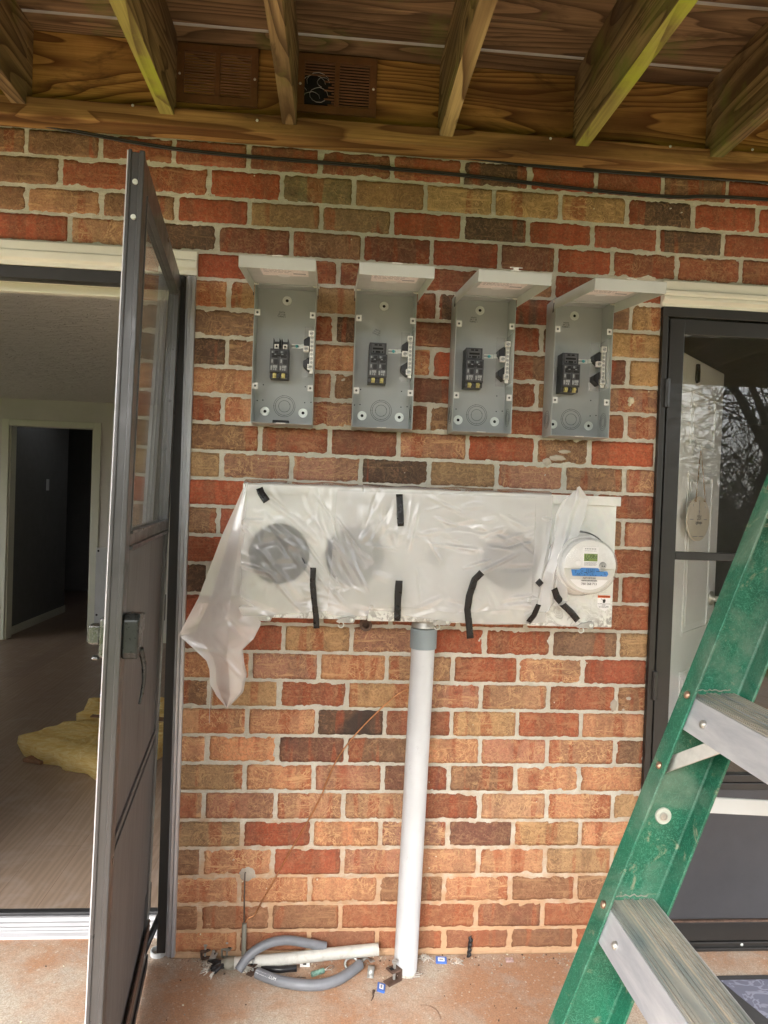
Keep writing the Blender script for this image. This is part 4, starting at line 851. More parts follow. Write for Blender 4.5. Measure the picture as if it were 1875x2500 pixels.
# ------------------------------------------------------------------ four breaker enclosures
W, DP, HB = .170, .090, .395
def enclosure(i, ox, label, lid_ang, first=False, textpos=(.068, .34), trot=0.0, bx=.038, latch=False):
    E = thing('breaker_enclosure', label, 'breaker box', (ox, 0, 1.553), (0, 0, 0), 'open breaker enclosures on the brick wall')
    th = .0016
    m = MB(); m.box(0, W, -.004, -.002, 0, HB); m.box(0, th, -DP, -.004, 0, HB-.010); m.box(W-th, W, -DP, -.004, 0, HB-.010)
    m.box(th, W-th, -DP, -.004, 0, th); m.box(0, W, -DP+.012, -.004, HB-th, HB)
    m.box(0, th, -DP+.012, -.004, HB-.010, HB-th); m.box(W-th, W, -DP+.012, -.004, HB-.010, HB-th)
    m.box(0, W, -DP+.0105, -DP+.012, HB-.011, HB); m.box(th, .012, -DP, -DP+.0015, 0, .0025)
    m.build('box', M['encl'], E, bevel=.0007, local=True)
    # lid
    hz = HB-.008; la = R(lid_ang+5.0); LL = .325
    ML = Matrix.Translation((W/2, -DP+.010, hz)) @ Matrix.Rotation(la, 4, 'X'); lw = W+.008
    m = MB(); m.box(-lw/2, lw/2, -LL, .0, 0, .0016, ML); m.box(-lw/2, lw/2, -LL, -LL+.0016, -.027, 0, ML)
    m.box(-lw/2, -lw/2+.0016, -LL+.0016, -.004, -.027, 0, ML); m.box(lw/2-.0016, lw/2, -LL+.0016, -.004, -.027, 0, ML)
    lid = m.build('lid', M['encl_lid'], E, bevel=.0009, local=True)
    m = MB(); m.prism([(-.055, -LL+.018), (.068, -LL+.020), (.066, -.125), (-.052, -.118)], -.0012, -.0004, 'XY')
    for v in m.b.verts: v.co = ML @ v.co
    m.build('instruction_label', M['paper'], lid, local=True)
    m = MB(); rr = random.Random(i)
    for r_i in range(9):
        y = -LL+.03+r_i*.016
        x = -.046
        while x < .01+rr.uniform(0, .02): w_ = rr.uniform(.004, .014); m.box(x, x+w_, y, y+.003, -.0016, -.0013, ML); x += w_+.003
    for x in (.018, .034, .05): m.box(x, x+.004, -LL+.028, -LL+.038, -.0016, -.0013, ML)
    m.box(.028, .060, -.16, -.150, -.0016, -.0013, ML); m.build('label_print', M['label_grey'], lid, local=True)
    m = MB()
    for k in range(20): pass
    m.prism([(.016*math.cos(t_)+.002, -.122+.016*math.sin(t_)) for t_ in [2*math.pi*k/24 for k in range(24)]], -.0013, -.0002, 'XY')
    for v in m.b.verts: v.co = ML @ v.co
    m.build('round_dimple', M['tab'], lid, local=True)
    m = MB()
    for s_ in (-1, 1):
        x = W/2+s_*(W/2+.001); m.tube([(x-s_*.012, -DP+.001, HB-.014), (x+s_*.005, -DP+.001, HB-.014)], .0022, 10); m.tube([(x+s_*.004, -DP+.001, HB-.014), (x+s_*.006, -DP+.001, HB-.014)], .0045, 12)
    m.build('hinge_pin', M['silver'], E, smooth=False, local=True)
    m = MB()
    for s_ in (-1, 1): x = W/2+s_*(W/2+.004); m.prism([(-DP+.012, HB-.042), (-DP+.016, HB-.042), (-DP+.006, HB-.012), (-DP+.001, HB-.012)], x-.001, x+.001, 'YZ')
    m.build('lid_stay', M['black'], E, local=True)
    m = MB(); m.box(-.012, .012, -LL-.004, -LL+.010, .0018, .0034, ML)
    if latch: m.box(-.015, .015, -LL-.006, -LL-.002, .008, .0095, ML); m.box(-.006, .006, -LL-.004, -LL-.002, .003, .008, ML)
    m.build('hasp', M['silver'], lid, local=True)
    # back plate details
    for (x, z) in ((.084, .362 if i < 2 else .366), (.031, .042), (.140, .042)):
        m = MB(); m.lathe((x, -.0041, z), [(.0045, .0), (.0045, .0022), (.0125, .0022), (.0135, .0008), (.0135, 0)], 32)
        wsh = m.build('mounting_washer', M['zinc'], E, local=True, smooth=False, bevel=.0)
        m = MB(); m.lathe((x, -.0042, z), [(0, .0006), (.0044, .0006)], 16); m.build('mounting_hole', M['black_flat'], wsh, local=True)
    for cx_, cz_, Yk, ax in ((.086, .059, -.0041, 'Y'),):
        for k, r0 in enumerate((.0165, .0215, .026, .0305)):
            if k == 1: continue
            m = MB(); m.lathe((cx_, Yk, cz_), [(r0-.0006, .0002), (r0, .0004), (r0+.0006, .0002)], 48); m.build('knockout_ring', M['ko'], E, local=True)
        m = MB()
        for k, r0 in enumerate((.0165, .026, .0305)):
            for an_ in (180, 20+40*k, 300-30*k): m.lathe((cx_+r0*math.cos(R(an_)), Yk, cz_+r0*math.sin(R(an_))), [(0, .0006), (.0014, .0006)], 8)
        m.build('knockout_tab', M['ko'], E, local=True)
    m = MB()
    for x, z in ((.024, .118), (.144, .118), (.024, .074), (.144, .072), (.008, .072), (.162, .074)): m.lathe((x, -.0042, z), [(0, .0003), (.0018, .0003)], 10)
    m.build('screw_holes', M['black_flat'], E, local=True)
    for sx_ in (0, 1):     # side wall knockouts, inside and out
        m = MB(); c0 = Vector((-.0003 if not sx_ else W-th-.0003, 0, 0))
        for r0 in (.013, .019, .025):
            pts = [(c0.x, -.045+r0*math.cos(2*math.pi*k/32), .05+r0*math.sin(2*math.pi*k/32)) for k in range(33)]; m.tube(pts, .0005, 4, False)
        m.build('side_knockout', M['ko'], E, local=True)
    for x, z in ((.0017, .304), (W-.0165, .304), (.0017, .102), (W-.0165, .102)):
        m = MB(); m.box(x, x+.0148, -.086, -.0845, z-.0085, z+.0085); tb = m.build('screw_tab', M['tab'], E, bevel=.0008, local=True)
        m = MB(); m.lathe((x+.0074, -.0861, z), [(0, .0008), (.003, .0008), (.0034, .0002)], 12); m.build('tab_hole', M['ko'], tb, local=True)
    text('MIXTA\n09 11 05\nTURNO 1', .0060, (textpos[0], -.0045, textpos[1]), E, M['ink'], 'date_stamp', (R(90), R(trot), 0), local=True, sx=.95)
    # breaker
    bk = bpy.data.objects.new('circuit_breaker', None); COL.objects.link(bk); bk.parent = E; bk.empty_display_size = .03; bk.location = (bx, 0, .132); bk.scale = (.91, 1, 1)
    m = MB(); m.box(0, .057, -.048, -.004, .0, .080); m.box(.0, .057, -.060, -.048, .014, .080); m.box(.026, .029, -.058, -.046, .0, .014); m.build('housing', M['breaker'], bk, bevel=.0012, local=True)
    m = MB()
    for s_ in (0, 1):
        x = .002+.028*s_; m.box(x, x+.025, -.0625, -.0602, .018, .076)
    m.build('front_face', M['breaker_mid'], bk, bevel=.001, local=True)
    m = MB()
    for s_ in (0, 1):
        x = .002+.028*s_; m.box(x+.011, x+.023, -.0640, -.0626, .036, .050); m.box(x+.004, x+.022, -.0660, -.0627, .054, .060); m.box(x+.013, x+.023, -.0635, -.0626, .064, .074)
    m.box(.006, .050, -.0720, -.0662, .059, .0655); m.build('toggle', M['black'], bk, bevel=.001, local=True)
    m = MB()
    for s_ in (0, 1):
        x = .003+.028*s_
        for k, (a, b, c_, d_) in enumerate(((0, .005, .020, .032), (.007, .020, .026, .033), (.008, .012, .020, .024), (.014, .018, .019, .025), (0.002, .007, .066, .073), (.002, .006, .040, .050))): m.box(x+a, x+b, -.0632, -.0627, c_, d_)
    m.box(.014, .020, -.0727, -.0721, .061, .063); m.box(.036, .042, -.0727, -.0721, .061, .063); m.build('printed_marks', M['breaker_lab'], bk, local=True)
    for s_ in (0, 1):
        x = .015+.027*s_; m = MB(); m.lathe((x, -.048, .0075), [(0, .0105), (.0045, .0105), (.0048, .0090), (.0056, .0095), (.0060, .008), (.0060, 0)], 20); m.box(x-.0055, x+.0055, -.0520, -.048, -.0005, .0135); m.build('terminal_screw', M['brass'], bk, bevel=.0006, local=True)
    if first:
        m = MB()
        for x in (.008, .0265, .0335, .052): m.box(x, x+.0012, -.050, -.004, .080, .112)
        m.box(.009, .0265, -.036, -.004, .080, .105); m.box(.0345, .052, -.036, -.004, .080, .105); m.build('line_terminal', M['breaker'], bk, bevel=.0008, local=True)
        for x in (.018, .044): 
            m = MB(); m.box(x-.0068, x+.0068, -.046, -.036, .083, .096); m.lathe((x, -.046, .0895), [(.0030, .0002), (.0048, .0012), (.0055, 0)], 16); lg = m.build('lug', M['silver'], bk, bevel=.0006, local=True)
            m = MB(); m.lathe((x, -.0461, .0895), [(0, .0004), (.0032, .0004)], 12); m.build('lug_hole', M['black_flat'], lg, local=True)
    else:
        m = MB(); m.box(.001, .054, -.050, -.004, .080, .114); m.build('line_block', M['breaker'], bk, bevel=.001, local=True)
        m = MB(); m.box(.008, .047, -.0522, -.0501, .083, .110); m.build('block_face', M['breaker_mid'], bk, bevel=.001, local=True)
        m = MB(); m.box(.011, .044, -.0530, -.0523, .094, .099); m.box(.020, .035, -.0530, -.0523, .085, .090); m.box(.016, .026, -.0530, -.0523, .105, .109); m.box(.029, .039, -.0530, -.0523, .105, .109)
        for x in (.0135, .0415): m.lathe((x, -.0523, .0875), [(0, .0006), (.0025, .0006)], 10)
        m.build('block_slots', M['black_flat'], bk, local=True)
    # neutral bar on its sheet
    nb = bpy.data.objects.new('neutral_bar', None); COL.objects.link(nb); nb.parent = E; nb.empty_display_size = .03; nb.location = (.153, 0, .16)
    m = MB(); m.box(-.016, .010, -.0052, -.0046, -.014, .130); m.box(.0145, .0151, -.080, -.0052, -.014, .130)
    m.build('insulating_sheet', M['film'], nb, local=True)
    m = MB()
    for z in (.018, .078): m.prism([(-.016, z-.006), (-.016, z+.008), (.0, z+.019), (.004, z+.019), (.004, z-.019), (.0, z-.019)], -.040, -.006)
    m.build('bar_stand', M['black'], nb, bevel=.0015, local=True)
    m = MB(); m.box(.002, .0125, -.052, -.0405, .004, .104); m.box(.003, .0125, -.049, -.042, -.010, .004); m.build('bar', M['silver'], nb, bevel=.0006, local=True)
    m = MB()
    for k in range(7): m.lathe((.0072, -.0521, .020+k*.0115), [(0, .0002), (.0022, .0004), (.0038, .0008), (.0042, 0)], 12)
    m.build('bar_screws', M['galv2'], nb, local=True)
    for x, z in ((.0055, .100), (-.008, .0565), (.0045, .006)):
        m = MB(); m.box(x-.0075, x+.0075, -.060, -.046, z-.0078, z+.0078); lg = m.build('lug', M['silver'], nb, bevel=.0007, local=True)
        m = MB(); m.lathe((x, -.0601, z), [(.0, .0003), (.005, .0005), (.0056, 0)], 18); sc_ = m.build('lug_screw', M['galv2'], lg, local=True)
        m = MB(); m.bar((x-.0045, -.0608, z-.0015), (x+.0045, -.0608, z+.0015), .0011, .0005, (0, 1, 0)); m.build('slot', M['ink'], lg, local=True)
    m = MB(); m.box(-.052, -.030, -.0064, -.0046, .0665, .0700); m.box(-.052, -.030, -.0064, -.0046, .0755, .0790); m.box(-.030, -.024, -.0064, -.0046, .0665, .0790)
    for a, b, y0_, y1_ in ((-.024, -.010, -.010, -.034), (-.010, .002, -.034, -.046)):
        m.bar((a, y0_, .0725), (b, y1_, .0735), .0125, .0014, (0, 0, 1)) if False else m.prism([(a, .0665), (a, .079), (b, .0800), (b, .0680)], y0_, y0_-.0015)
    m.build('bonding_strap', M['zinc'], nb, bevel=.0005, local=True)
    m = MB(); m.lathe((-.037, -.0064, .0727), [(0, .003), (.0040, .0025), (.0046, 0)], 14); m.build('bond_screw', M['blue_paint'], nb, smooth=True, local=True)
    if first:
        m = MB(); m.box(.055, .102, -.030, -.012, .0018, .016); m.box(.058, .099, -.034, -.030, .004, .013); m.build('knockout_plug', M['black'], E, bevel=.002, local=True)
    m = MB(); m.box(.070, .096, -DP-.0010, -DP+.004, .0002, .0022); m.build('bottom_latch', M['silver'], E, bevel=.0004, local=True)
    return E
enclosure(0, .194, 'leftmost open grey breaker box, silver lugs above its breaker and a black bottom plug', 1.0, True, (.070, .322), 2, .045)
enclosure(1, .474, 'second open grey breaker box from the left, its ink stamp tilted', 1.0, False, (.066, .286), 20, .043)
enclosure(2, .757, 'third open grey breaker box from the left, with a raised latch tab on its lid', 1.0, False, (.066, .338), 0, .038, True)
enclosure(3, 1.042, 'rightmost open grey breaker box, nearest the closed storm door', 1.5, False, (.060, .338), 0, .037)

# ------------------------------------------------------------------ meter bank
mbk = thing('meter_bank', 'long galvanised multi-meter panel mounted on the brick under the sheeting', 'meter panel', (.70, 0, 1.02))
PX0, PX1, PZ0, PZ1, PY = .190, 1.228, 1.020, 1.372, -.130
XS = [PX0, .533, .98, PX1]
for k, (a, b) in enumerate(zip(XS, XS[1:])):
    dz = (.0, -.003, -.006)[k]
    m = MB(); m.box(a+.0008, b-.0008, PY, -.0075, PZ0+dz, PZ1-.004); m.build('cabinet', M['galv'], mbk, bevel=.003)
m = MB(); m.box(PX0-.004, PX1+.006, PY-.010, -.006, PZ1-.0035, PZ1+.012); m.box(PX0-.004, PX1+.006, PY-.012, PY-.0102, PZ1-.014, PZ1+.012); m.build('rain_hood', M['galv'], mbk, bevel=.002)
for cx_, r0 in ((.288, .081), (.493, .080), (.925, .078)):
    m = MB(); m.lathe((cx_, PY-.0005, 1.196), [(0, .010), (r0*.9, .010), (r0*.97, .008), (r0, .0)], 56); s_ = m.build('socket_cover', M['disc'], mbk, smooth=False)
    m = MB(); m.lathe((cx_, PY-.0005, 1.196), [(r0+.001, .0), (r0+.001, .006), (r0+.006, .006), (r0+.007, 0)], 56); m.build('socket_ring', M['galv'], s_, smooth=True)
m = MB(); m.lathe((.715, PY-.0005, 1.20), [(0, .008), (.02, .008), (.022, 0)], 30); m.build('centre_boss', M['galv2'], mbk)
def latch(x, z):
    m = MB(); m.prism([(x-.034, z-.004), (x-.022, z+.006), (x+.010, z+.012), (x+.016, z+.009), (x+.018, z), (x+.014, z-.008), (x+.004, z-.008), (x-.030, z-.007)], PY-.006, PY-.0005)
    lt = m.build('latch', M['galv2'], mbk, bevel=.001)
    m = MB(); m.lathe((x+.008, PY-.006, z+.001), [(0, .002), (.0045, .0018), (.0055, 0)], 16); m.build('latch_rivet', M['zinc'], lt, smooth=True)
    m = MB(); m.tube([(x-.020+.0075*math.cos(t_), PY-.004, z-.013+.0075*math.sin(t_)) for t_ in [math.pi*1.0+math.pi*2*k/16*.9 for k in range(17)]], .0017, 6); m.build('seal_ring', M['zinc'], lt, smooth=True)
for x, y in ((1270-5, 1347), (955, 1337+10), (748, 1335), (568, 1338)):
    p = D(x, y, PY); latch(p.x+.006, 1.019)
text('BANK', .017, (D(1062, 1336, PY).x, PY-.0008, 1.0245), mbk, M['label_grey'])
for x, y, Yh in ((574, 1050, -.05), (735, 1048, -.05)):
    p = D(x, y, Yh); m = MB(); m.tube([(p.x, Yh, PZ1+.012), (p.x, Yh, PZ1+.021)], .021, 10)
    if x < 600: m.tube([(p.x, Yh, PZ1+.0212), (p.x, Yh, PZ1+.026)], .017, 10)
    m.build('hub_plug', M['galv2'], mbk, bevel=.001)
p = D(790, 1349, -.03); m = MB(); m.lathe((p.x, -.03, .990), [(.0, -.004), (.008, -.004), (.010, .010), (.018, .012), (.018, .0), (.016, -.03)], 24); m.tube([(p.x, -.03, 1.0), (p.x, -.03, 1.021)], .012, 12); m.build('drain_hub', M['rusty'], mbk, smooth=False, bevel=.001)
# warning sticker
x0, x1 = U(1360+915*.10854, 1290+1500*.10854, PY).x, U(1360+1198*.10854, 1290+1490*.10854, PY).x; zt_ = U(1400, 1290+1490*.10854, PY).z; zb_ = zt_-(U(1400, 1290+1490*.10854, PY).z-U(1400, 1290+1850*.10854, PY).z)
m = MB(); m.prism([(x0, zt_), (x1, zt_+.001), (x1, zb_+.012), ((x0+x1)/2+.004, zb_), (x0, zb_+.012)], PY-.0008, PY-.0003); st_ = m.build('warning_sticker', M['label_white'], mbk)
m = MB(); m.box(x0+.0003, x1-.0003, PY-.0012, PY-.0009, zt_-.0068, zt_); m.build('warning_band', M['label_orange'], st_)
xm = (x0+x1)/2; text('WARNING', .0062, (xm+.002, PY-.0014, zt_-.0036), st_, M['ink']); text('HAZARDOUS VOLTAGE\nINSIDE\nCAN SHOCK, BURN,\nOR CAUSE DEATH', .0034, (xm, PY-.0012, zt_-.029), st_, M['ink'])
m = MB(); m.prism([(xm-.003, zt_-.021), (xm+.003, zt_-.021), (xm+.005, zt_-.015), (xm+.004, zt_-.010), (xm+.0025, zt_-.013), (xm+.001, zt_-.0085), (xm-.001, zt_-.0125), (xm-.003, zt_-.010)], PY-.0012, PY-.0009); m.bar((xm-.009, PY-.001, zt_-.009), (xm-.003, PY-.001, zt_-.014), .001, .0005, (0,1,0)); m.build('warning_pictogram', M['ink'], st_)

# electric meter
mc = Vector((1.118, PY-.0085, 1.1945))
MTR = thing('electric_meter', 'round white electric meter with green display plugged into the panel', 'meter', (mc.x, PY, mc.z))
m = MB(); m.lathe((mc.x, PY-.0005, mc.z), [(.070, .0), (.090, .0), (.092, .004), (.0915, .014), (.087, .018), (.083, .018)], 72); m.build('sealing_ring', M['meter_ring'], MTR, auto=True)
m = MB(); m.lathe((mc.x, PY-.0005, mc.z), [(.086, .002), (.086, .024), (.082, .030), (.079, .034), (.078, .060), (.0755, .062), (.075, .088), (.0735, .094), (.070, .097), (.0, .097)], 72); m.build('housing', M['meter_white'], MTR, auto=True)
m = MB(); m.tube([(mc.x+.0885*math.cos(t_), PY-.0195, mc.z+.0885*math.sin(t_)) for t_ in [R(28+k*4) for k in range(28)]], .0013, 6); m.build('seal_wire', M['black'], MTR, smooth=True)
m = MB(); pr = []; m.prism([((mc.x+rr_*math.cos(t_)), mc.z+rr_*math.sin(t_)) for rr_, t_ in [(.0845, R(42)), (.0845, R(50)), (.0845, R(58)), (.0845, R(66)), (.0785, R(66)), (.0785, R(58)), (.0785, R(50)), (.0785, R(42))]], PY-.0262, PY-.0245); m.build('seal_tab', M['black'], MTR)
YF = PY-.0985; r0 = .0705
def arc(r_, a0, a1, n=24, cz=0): return [(mc.x+r_*math.cos(R(a0+(a1-a0)*k/n)), mc.z+cz+r_*math.sin(R(a0+(a1-a0)*k/n))) for k in range(n+1)]
m = MB(); m.prism(arc(r0*.985, 0, 360, 60)[:-1], YF+.0010, YF+.0002); m.build('face_plate', M['meter_face'], MTR)
m = MB(); m.prism(arc(.071, -5, 185, 40), YF+.0000, YF-.0055); fr_ = m.build('upper_bezel', M['meter_white'], MTR, bevel=.002)
m = MB(); m.prism(arc(.063, -35, -145, 40), YF, YF-.0004); m.build('number_label', M['label_white'], MTR)
zc = mc.z
m = MB(); m.prism([(mc.x-.052, zc-.009), (mc.x-.048, zc-.026), (mc.x+.046, zc-.026), (mc.x+.050, zc-.019), (mc.x+.047, zc-.012), (mc.x+.026, zc-.012), (mc.x+.022, zc-.004), (mc.x-.024, zc-.004), (mc.x-.030, zc-.009)], YF-.0060, YF-.0065); bl = m.build('blue_label', M['label_blue'], MTR)
m = MB(); rr = random.Random(3)
for k in range(34): x = mc.x+rr.uniform(-.044, .040); z = zc-.024+.0035*rr.randint(0, 3); m.box(x, x+rr.uniform(.001, .004), YF-.0068, YF-.0065, z, z+.0014)
for k in range(5): m.box(mc.x-.010+k*.005, mc.x-.0095+k*.005, YF-.0068, YF-.0065, zc-.017, zc-.006)
for k in range(4): m.box(mc.x-.011, mc.x+.012, YF-.0068, YF-.0065, zc-.0165+k*.0035, zc-.0162+k*.0035)
m.build('blue_label_print', M['ink'], bl)
m = MB(); m.box(mc.x-.021, mc.x+.021, YF-.0062, YF-.0055, zc-.002, zc+.052); win = m.build('display_window', M['label_white'], MTR, bevel=.001)
m = MB(); m.box(mc.x-.0185, mc.x+.0185, YF-.0066, YF-.0062, zc+.014, zc+.034); m.build('lcd', M['lcd'], win)
text('LOSEd', .0150, (mc.x+.001, YF-.0068, zc+.0262), win, M['lcd_ink'], 'lcd_digits', sx=.82); text('500', .0078, (mc.x-.0105, YF-.0068, zc+.0178), win, M['lcd_ink'], 'lcd_digits')
m = MB(); rr = random.Random(9)
for r_i, z in enumerate((zc+.041, zc+.010, zc+.0075, zc+.005, zc+.0025)):
    x = mc.x-.017
    while x < mc.x+.015: w_ = rr.uniform(.001, .004); m.box(x, x+w_, YF-.0066, YF-.0062, z, z+.0011); x += w_+.0009
for k in range(7): m.box(mc.x-.016+k*.0045, mc.x-.0135+k*.0045, YF-.0066, YF-.0062, zc+.0455, zc+.0485)
m.build('window_print', M['label_grey'], win)
m = MB(); m.lathe((mc.x-.033, YF-.0055, zc+.008), [(0, .0012), (.0072, .0010), (.0078, 0)], 24); m.build('optical_port', M['label_white'], MTR)
m = MB(); m.lathe((mc.x+.034, YF-.0055, zc+.003), [(0, .0030), (.0085, .0030), (.0100, .0)], 28); pt_ = m.build('port_cover', M['meter_ring'], MTR, auto=True)
m = MB()
for s_ in (-1, 1): m.lathe((mc.x+.034+s_*.0028, YF-.0086, zc+.002), [(0, .0004), (.0019, .0004)], 12)
m.build('port_eyes', M['ink'], pt_)
text('AEP-NMD06', .0068, (mc.x, YF-.0008, zc-.032), MTR, M['ink']); text('780 268 713', .0086, (mc.x, YF-.0008, zc-.0475), MTR, M['ink'])
m = MB(); x = mc.x-.022; rr = random.Random(2)
while x < mc.x+.022: w_ = rr.choice((.0004, .0008, .0011)); m.box(x, x+w_, YF-.0008, YF-.0005, zc-.0405, zc-.0365); x += w_+rr.choice((.0005, .0008))
m.build('barcode', M['ink'], MTR)
m = MB(); m.lathe((mc.x, YF+.010, mc.z), [(.0765, -.010), (.0765, .006), (.0745, .0155), (.070, .0185), (.0, .0195)], 72); m.build('glass_cover', M['meter_glass'], MTR, smooth=True)

# ------------------------------------------------------------------ plastic sheeting
_rc = random.Random(42); CREASES = []
def add_creases(n, cx_, cz_, sx_, sz_, a0, a1, L0, L1, amp):
    for _ in range(n):
        an_ = R(_rc.uniform(a0, a1)); CREASES.append((_rc.gauss(cx_, sx_), _rc.gauss(cz_, sz_), math.cos(an_), math.sin(an_), _rc.uniform(L0, L1), _rc.uniform(.005, .014), amp*_rc.uniform(.4, 1.2)*_rc.choice((1, 1, -1))))
add_creases(16, .42, 1.22, .06, .09, -75, -40, .04, .10, .5); add_creases(16, .36, 1.06, .10, .03, -25, 25, .03, .08, .5)
add_creases(26, .80, 1.30, .10, .04, -35, 20, .03, .09, .5); add_creases(14, .95, 1.18, .06, .06, -40, 40, .03, .08, .5)
add_creases(14, .56, 1.32, .05, .03, 50, 100, .03, .08, .5); add_creases(18, .70, 1.06, .16, .025, -15, 40, .02, .06, .45)
add_creases(10, .26, 1.30, .05, .05, -60, 20, .03, .08, .35); add_creases(7, .30, 1.17, .04, .05, -60, -30, .05, .11, .5); add_creases(40, .6, 1.2, .28, .12, 0, 180, .02, .06, .25)
def crease(x, z, k=1.0):
    h = noise.noise(Vector((x*5, 2.2, z*4)))*.35 + .03*noise.noise(Vector((x*60, 4, z*60)))
    v = noise.voronoi(Vector((x*13+z*5, z*12-x*3, 1.7)))[0]; g = max(0.0, noise.noise(Vector((x*4+9, 11, z*5)))+.12)
    h += max(0.0, 1-(v[1]-v[0])*5)*.16*g
    for cx_, cz_, c_, s_, L, w_, a in CREASES:
        dx = x-cx_; dz = z-cz_
        if abs(dx) > .12 or abs(dz) > .12: continue
        u_ = (dx*c_+dz*s_)/L; p_ = abs(-dx*s_+dz*c_)/w_
        if abs(u_) < 1 and p_ < 1: h += 1.35*a*(1-p_)*(1-u_*u_)
    return h*k
SH = thing('plastic_sheeting', 'milky translucent plastic sheeting draped over the meter panel', 'plastic sheet', (.60, PY, PZ0), )
m = MB(); rows = []; nx, nz = 330, 130
xa, xb = .188, 1.032
for j in range(nz+1):
    v = j/nz; row = []
    for i in range(nx+1):
        u = i/nx; x = xa+(xb-xa)*u
        # path down the sheet: from the wall over the hood, then down the front
        s_ = v*.475
        if s_ < .125: y = -.010-s_*1.06; z = PZ1+.016+.006*math.sin(s_*25)+.005*noise.noise(Vector((x*16, 1, s_*20)))
        else:
            zz = (s_-.125)
            bot = .346+.012*math.sin(x*9)+(.008 if x > .62 else 0)
            z = PZ1+.012-zz*bot/.350; y = PY-.015
            pin = min(1, abs(x-.625)/.10)*.75+.25
            hold = math.sin(min(1, zz/.35)*math.pi)*.6+.4
            y -= .012*crease(x, z)*pin*hold + .003
            y -= .010*math.exp(-((x-.42-.10*(1.37-z))/.012)**2)*hold + .006*math.exp(-((x-.545)/.008)**2)
            y -= .006*math.exp(-((z-(1.335-.05*(x-.65)))/.006)**2)*(x > .64)
        row.append((x+.004*noise.noise(Vector((x*12, z*12, 3))), y, z))
    rows.append(row)
m.grid(rows); m.build('main_sheet', M['sheet'], SH, smooth=True, recalc=False)
# second overlapping layer, ends short of the first
m = MB(); rows = []; nx = 240
for j in range(101):
    v = j/100; row = []
    for i in range(nx+1):
        u = i/nx; x = .440+.10*0+(.985-.440)*u; topz = PZ1+.0; botz = 1.045+.006*math.sin(x*22)+(.012 if x > .55 else -.006)
        x += -.012*v*(1-u)*1.5; z = topz+(botz-topz)*v; y = PY-.027-.010*crease(x*1.0-.03, z*1.02)*(min(1, v*3)*.8+.2)
        row.append((x, y, z))
    rows.append(row)
m.grid(rows); m.build('overlap_layer', M['sheet_thin'], SH, smooth=True, recalc=False)
def drape(L_, R_, folds, amp, name, y0, n=80, ph=0.0, yf=None):
    # L_, R_: lists of (x, z) down each edge
    def samp(P, t_):
        k = t_*(len(P)-1); i = min(int(k), len(P)-2); f_ = k-i; return Vector((P[i][0]+(P[i+1][0]-P[i][0])*f_, 0, P[i][1]+(P[i+1][1]-P[i][1])*f_))
    m = MB(); rows = []
    for j in range(91):
        v = j/90; a = samp(L_, v); b = samp(R_, v); row = []
        for i in range(n+1):
            u = i/n; p = a.lerp(b, u); w__ = u*folds+ph/6.28+v*.25; tri = abs((w__ % 1)*2-1); tri = tri*tri*(3-2*tri)*.5+tri*.5; y = y0 - amp*(.35+.65*v)*tri - .004*crease(p.x*1.0+.12, p.z+.22, 1) + (yf(u, v) if yf else 0)
            row.append((p.x, y, p.z))
        rows.append(row)
    m.grid(rows); return m.build(name, M['sheet_thick' if name != 'inner_fold' and name != 'corner_layer' else 'sheet_thin'], SH, smooth=True, recalc=False)
Lf = [(.193, 1.385), (.168, 1.32), (.135, 1.24), (.105, 1.15), (.078, 1.07), (.036, .985), (.030, .972), (.072, .935), (.105, .905), (.114, .88), (.117, .84), (.135, .81), (.160, .780)]
Rf = [(.200, 1.385), (.200, 1.32), (.204, 1.24), (.210, 1.16), (.218, 1.09), (.230, 1.04), (.246, 1.004), (.228, .965), (.200, .935), (.205, .90), (.213, .87), (.205, .82), (.168, .779)]
drape(Lf, Rf, 1.3, .016, 'left_flap', PY-.014, ph=.6)
Lf2 = [(.185, 1.375), (.16, 1.28), (.135, 1.18), (.11, 1.08), (.10, 1.0), (.112, .93), (.116, .87), (.116, .81), (.1165, .77)]
Rf2 = [(.20, 1.375), (.205, 1.28), (.19, 1.18), (.17, 1.08), (.16, 1.0), (.15, .93), (.135, .87), (.121, .81), (.1178, .765)]
drape(Lf2, Rf2, 1, .02, 'inner_fold', PY+.010, ph=2)
Lr = [(1.085, 1.388), (1.06, 1.37), (1.040, 1.33), (1.030, 1.26), (1.022, 1.21), (1.008, 1.17), (1.004, 1.12), (1.000, 1.075), (1.002, 1.055)]
Rr = [(1.106, 1.410), (1.130, 1.375), (1.118, 1.33), (1.098, 1.27), (1.082, 1.22), (1.070, 1.17), (1.072, 1.13), (1.082, 1.095), (1.066, 1.085)]
drape(Lr, Rr, 1.7, .034, 'right_gather', PY-.022, ph=1.0, yf=lambda u, v: -.02*math.exp(-((v-.5)/.3)**2))
drape([(.985, 1.375), (.990, 1.30), (.985, 1.2), (.975, 1.1), (.965, 1.045)], [(1.036, 1.382), (1.036, 1.31), (1.022, 1.22), (1.006, 1.14), (1.000, 1.06)], .6, .010, 'corner_layer', PY-.020)

MB().prism([(.1165, .86), (.1185, .86), (.1180, .735), (.1172, .735)], PY-.016, PY-.0165).build('loose_strand', M['sheet_thick'], SH)
